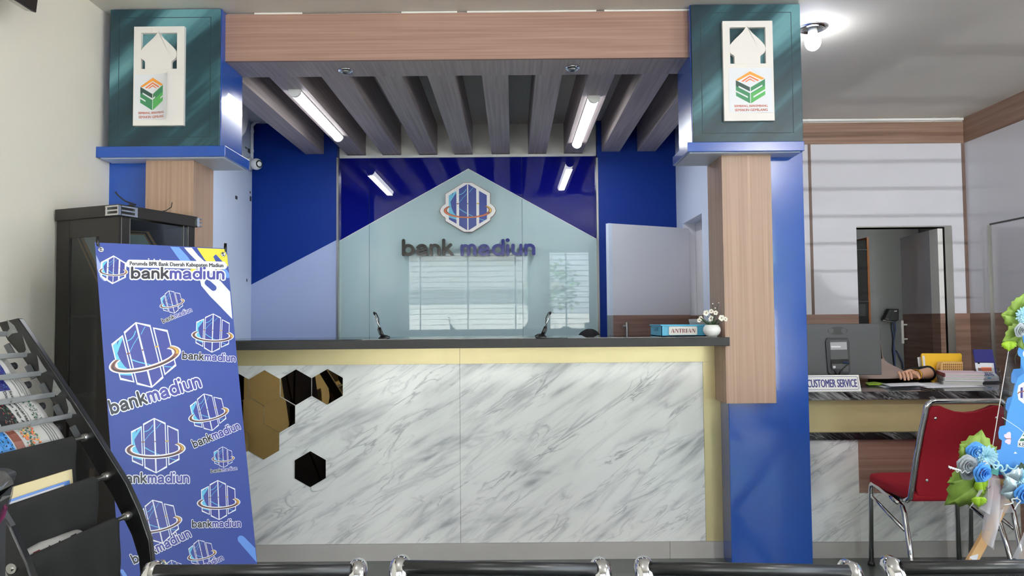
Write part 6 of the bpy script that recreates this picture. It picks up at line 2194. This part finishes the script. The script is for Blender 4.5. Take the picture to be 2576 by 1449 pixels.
put(mb, stroke([(2521, 1050), (2540, 1062), (2560, 1075), (2576, 1088)], .5), fr_, 0, 0)
put(mb, poly([(2550, 1141), (2554, 1136), (2559, 1141)]), fr_, 0, 0)
mb.build('white_lettering', K['boardw'], prn)

# easel
def stick(a, b, w, dpt, nm, key='pine'):
    a, b = Vector(a), Vector(b)
    d = (b - a).normalized()
    s = d.cross(Vector((0, 1, 0))).normalized() * w / 2
    return MB().slab([a - s, a + s, b + s, b - s], (0, dpt, 0)).build(nm, K[key], t, bevel=.001)
pa, pb = W(2556, 1222, YO + .03), W(2447, 1413, YO + .0)
d = pb - pa
bt = pa + d * (pa.z / (pa.z - pb.z))
stick(pa + d * -.2, bt, .034, .018, 'easel_leg')
stick(pa + d * -.2 + Vector((.016, .02, 0)), bt + Vector((.03, .022, .0)), .03, .016, 'easel_leg')
pr = Vector((pa.x + .55, pa.y, pa.z))
stick(pr - Vector((d.x, -d.y, -d.z)) * .2 * 0, Vector((pr.x + .25, pr.y, 0)), .034, .018, 'easel_leg')
stick((pa.x + .28, YO + .07, .9), (pa.x + .28, YO + .55, 0), .03, .016, 'easel_rear_leg')
q0, q1 = W(2494, 1203, YO - .02), W(2860, 1260, YO - .02)
MB().slab([q0, q1, q1 - Vector((0, 0, .02)), q0 - Vector((0, 0, .02))], (0, .05, 0)).build('easel_ledge', K['pine'], t)
s0 = pa + d * .93 + Vector((-.003, -.001, 0))
MB().slab([s0 + Vector((-.02, 0, .0)), s0 + Vector((.013, 0, .01)), s0 + Vector((.003, 0, -.025)), s0 + Vector((-.030, 0, -.03))], (0, -.0006, 0)).build('sticker', K['paper'], t)

# tulle draped from the lower corner
def drape(P4, amp, fr2, ph):
    pts = [Vector(p) for p in P4]
    def fn(u, v):
        p = (pts[0] * (1 - u) + pts[1] * u) * (1 - v) + (pts[3] * (1 - u) + pts[2] * u) * v
        return p + Vector((.008 * sin(u * 9 + ph), -amp * sin(u * fr2 + ph + v * 2) * (.3 + v), .012 * sin(u * 7 + ph) * v))
    return MB().grid(fn, 22, 14)
drape([W(2486, 1192, YO - .015), W(2512, 1198, YO - .015), W(2540, 1290, YO - .03), W(2424, 1282, YO - .03)], .018, 12, 0).build('tulle', K['tulle'], t, True)
drape([W(2478, 1200, YO - .02), W(2520, 1205, YO - .02), W(2536, 1270, YO - .05), W(2470, 1360, YO - .05)], .02, 10, 1.4).build('tulle', K['tulle'], t, True)
drape([W(2476, 1290, YO - .03), W(2536, 1275, YO - .03), W(2500, 1385, YO - .04), W(2476, 1350, YO - .04)], .02, 9, 2.1).build('tulle', K['tulle'], t, True)
drape([W(2590, 1280, YO - .03), W(2660, 1280, YO - .03), W(2680, 1440, YO - .04), W(2534, 1412, YO - .04)], .02, 9, .7).build('tulle', K['tulle'], t, True)

# flowers
rf = random.Random(21)
def orient(c, rx_, rz_, ry_=0.0):
    return Matrix.Translation(c) @ Matrix.Rotation(rz_, 4, 'Z') @ Matrix.Rotation(rx_, 4, 'X') @ Matrix.Rotation(ry_, 4, 'Y')
def mum(px, py, rpx, key, o=.05, name='blossom', tilt=.2):
    c = W(px, py, YO - o)
    R_ = rpx * (YO - o) / F
    M_ = orient(c, tilt, rf.uniform(-.2, .2))
    mb = MB()
    for ring, (n_, L_, lift) in enumerate(((20, 1.0, -.02), (18, .86, .10), (14, .66, .24), (10, .44, .34), (6, .25, .40))):
        for k in range(n_):
            a = 2 * pi * (k + .5 * (ring % 2)) / n_ + rf.uniform(-.08, .08)
            L2 = L_ * rf.uniform(.9, 1.05)
            w_ = .115 * (1 if ring < 3 else .8)
            ca, sa = cos(a), sin(a)
            row = []
            for q, ww, up_ in ((.12, .35, .05), (.5, .9, lift * .6), (.85, 1.0, lift), (1.0, .45, lift + .03)):
                for s in (-1, 0, 1):
                    x, z = q * L2 * ca - s * ww * w_ * sa, q * L2 * sa + s * ww * w_ * ca
                    row.append(M_ @ Vector((x * R_, -(up_ + (.04 if s == 0 else .08)) * R_, z * R_)))
            fs = [(i * 3 + j, i * 3 + j + 1, (i + 1) * 3 + j + 1, (i + 1) * 3 + j) for i in range(3) for j in range(2)]
            mb.add(row, fs)
    return mb.build(name, K[key], t, True)
def rose(px, py, rpx, key, o=.055, turns=5, tilt=.15):
    c = W(px, py, YO - o)
    R_ = rpx * (YO - o) / F
    M_ = orient(c, tilt, rf.uniform(-.3, .3))
    mb = MB()
    for ring in range(turns):
        rr = 1.0 - ring * .19
        n_ = 5 if ring < 3 else 3
        for k in range(n_):
            a0 = 2 * pi * (k + .37 * ring) / n_
            row = []
            for v in range(5):
                fv = v / 4
                for u in range(7):
                    fu = u / 6 - .5
                    a = a0 + fu * 2 * pi / n_ * 1.5
                    r2 = rr * (.35 + .65 * fv) * (1 + .06 * sin(fu * 9 + ring))
                    dep = .25 + .10 * ring + (.34 - .1 * (ring == 0)) * sin(fv * 1.7) * (1 - 1.6 * fu * fu) - .16 * fv * fv * (ring < 2)
                    row.append(M_ @ Vector((r2 * cos(a) * R_, -dep * R_, r2 * sin(a) * R_)))
            fs = [(i * 7 + j, i * 7 + j + 1, (i + 1) * 7 + j + 1, (i + 1) * 7 + j) for i in range(4) for j in range(6)]
            mb.add(row, fs)
    mb.ball(M_ @ Vector((0, -.45 * R_, 0)), .16 * R_, 8)
    return mb.build('blossom', K[key], t, True)
LEAF = [(0, 0), (.10, .04), (.30, .02), (.42, .16), (.52, .34), (.44, .40), (.50, .56), (.36, .62), (.30, .80), (.18, .82), (.08, .96), (0, 1.06)]
def leaf(px, py, ang, L_, key='leaf', o=.03, wid=1.0, tilt=.2):
    c = W(px, py, YO - o)
    s = L_ * YO / F
    M_ = orient(c, tilt, rf.uniform(-.25, .25), radians(ang))
    mb = MB()
    n_ = len(LEAF)
    mid = [M_ @ Vector((0, -.02 * s - .05 * s * sin(y * 3), y * s)) for x, y in LEAF]
    for sd in (-1, 1):
        ed = [M_ @ Vector((sd * x * s * wid, .10 * s * x, y * s)) for x, y in LEAF]
        mb.add(mid + ed, [(i, i + 1, n_ + i + 1, n_ + i) for i in range(n_ - 1)])
    return mb.build('leaf', K[key], t, True, solid=.0008)
leaf(2452, 1160, 8, 78, o=.02)
leaf(2450, 1150, -50, 52, o=.015)
leaf(2450, 1195, -105, 66, 'leaf', o=.02)
leaf(2470, 1205, -128, 104, 'leaf', o=.025, wid=.95)
leaf(2455, 1225, 172, 56, 'leaf', o=.02)
leaf(2440, 1195, -75, 44, 'leaf', o=.01)
leaf(2468, 1205, 165, 40, 'leafb', o=.04)
leaf(2482, 1150, 40, 34, 'leaf', o=.02)
leaf(2466, 1250, 185, 26, 'leafb', o=.05, wid=1.5)
rose(2452, 1133, 24, 'flb', .03)
mum(2478, 1147, 29, 'fll', .055)
rose(2428, 1166, 25, 'flg', .04)
rose(2432, 1190, 17, 'flg', .03)
rose(2464, 1186, 26, 'flb', .07)
def silver(px, py, ang, L_):
    return leaf(px, py, ang, L_, 'fls', .06, 1.5, .3)
silver(2562, 1212, -62, 42)
silver(2562, 1232, -105, 40)
mum(2570, 1200, 24, 'fll', .05)
rose(2570, 1240, 26, 'flb', .05)
mum(2600, 1215, 24, 'fll', .05)
leaf(2575, 1195, -20, 34, 'leafd', .03)
leaf(2560, 790, 10, 50, 'leaf', .02)
leaf(2578, 800, -82, 64, 'leaf', .01, 1.1)
leaf(2572, 835, -112, 60, 'leaf', .015)
leaf(2540, 858, 180, 25, 'leafb', .03, 1.5)
leaf(2570, 850, 170, 30, 'leaf', .02)
mum(2580, 793, 24, 'fll', .05)
mum(2600, 770, 24, 'fll', .05)
rose(2562, 830, 18, 'flg', .05)
rose(2580, 850, 16, 'flb', .04)
rose(2612, 812, 26, 'flb', .04)
def curl(pts, r, key, nm='ribbon_curl', o=.07):
    P_ = [W(a, b, YO - o) for a, b in pts]
    out = []
    for i in range(len(P_) - 1):
        p0, p1, p2, p3 = P_[max(i - 1, 0)], P_[i], P_[i + 1], P_[min(i + 2, len(P_) - 1)]
        for k in range(5):
            s = k / 5
            out.append(.5 * ((2 * p1) + (p2 - p0) * s + (2 * p0 - 5 * p1 + 4 * p2 - p3) * s * s + (3 * p1 - p0 - 3 * p2 + p3) * s ** 3))
    out.append(P_[-1])
    MB().tube(out, r, 8).build(nm, K[key], t, True)
curl([(2498, 1164), (2504, 1158), (2512, 1164), (2508, 1172), (2498, 1168), (2504, 1180), (2516, 1170), (2522, 1178), (2518, 1186), (2530, 1182), (2533, 1170), (2540, 1178), (2552, 1180), (2560, 1170)], .0035, 'fll', o=.03)
curl([(2516, 1182), (2522, 1188), (2528, 1196)], .006, 'fll', o=.02)
curl([(2405, 1183), (2408, 1188), (2416, 1182), (2420, 1190), (2428, 1184), (2433, 1190), (2440, 1187)], .0016, 'boardw')
for k in range(5):
    curl([(2386 + k * 6, 1172 + k * 2), (2392 + k * 6, 1176 + k * 2), (2390 + k * 6, 1180 + k)], .0018, 'boardw', 'twig')
curl([(2386, 1175), (2400, 1180), (2412, 1182)], .0022, 'boardw', 'twig')
curl([(2526, 1270), (2540, 1268), (2548, 1264), (2545, 1256), (2556, 1254), (2560, 1248)], .0020, 'boardw')
curl([(2552, 1282), (2560, 1268), (2567, 1260), (2558, 1254)], .0022, 'boardw')
curl([(2476, 1236), (2482, 1232), (2480, 1226), (2488, 1228), (2492, 1222)], .0008, 'leafd')
curl([(2560, 860), (2556, 872), (2559, 885), (2553, 900), (2555, 915)], .0010, 'leafd', 'tendril', .02)
curl([(2473, 1163), (2479, 1160), (2484, 1165), (2477, 1168)], .0018, 'boardw', o=.09)
MB().slab([W(2496, 1178, YO - .02), W(2514, 1176, YO - .02), W(2511, 1197, YO - .02), W(2493, 1192, YO - .02)], (0, .002, 0)).build('ribbon', K['teals'], t)
MB().slab([W(2484, 1185, YO - .015), W(2500, 1165, YO - .015), W(2500, 1190, YO - .015)], (0, .002, 0)).build('ribbon', K['leafd'], t)
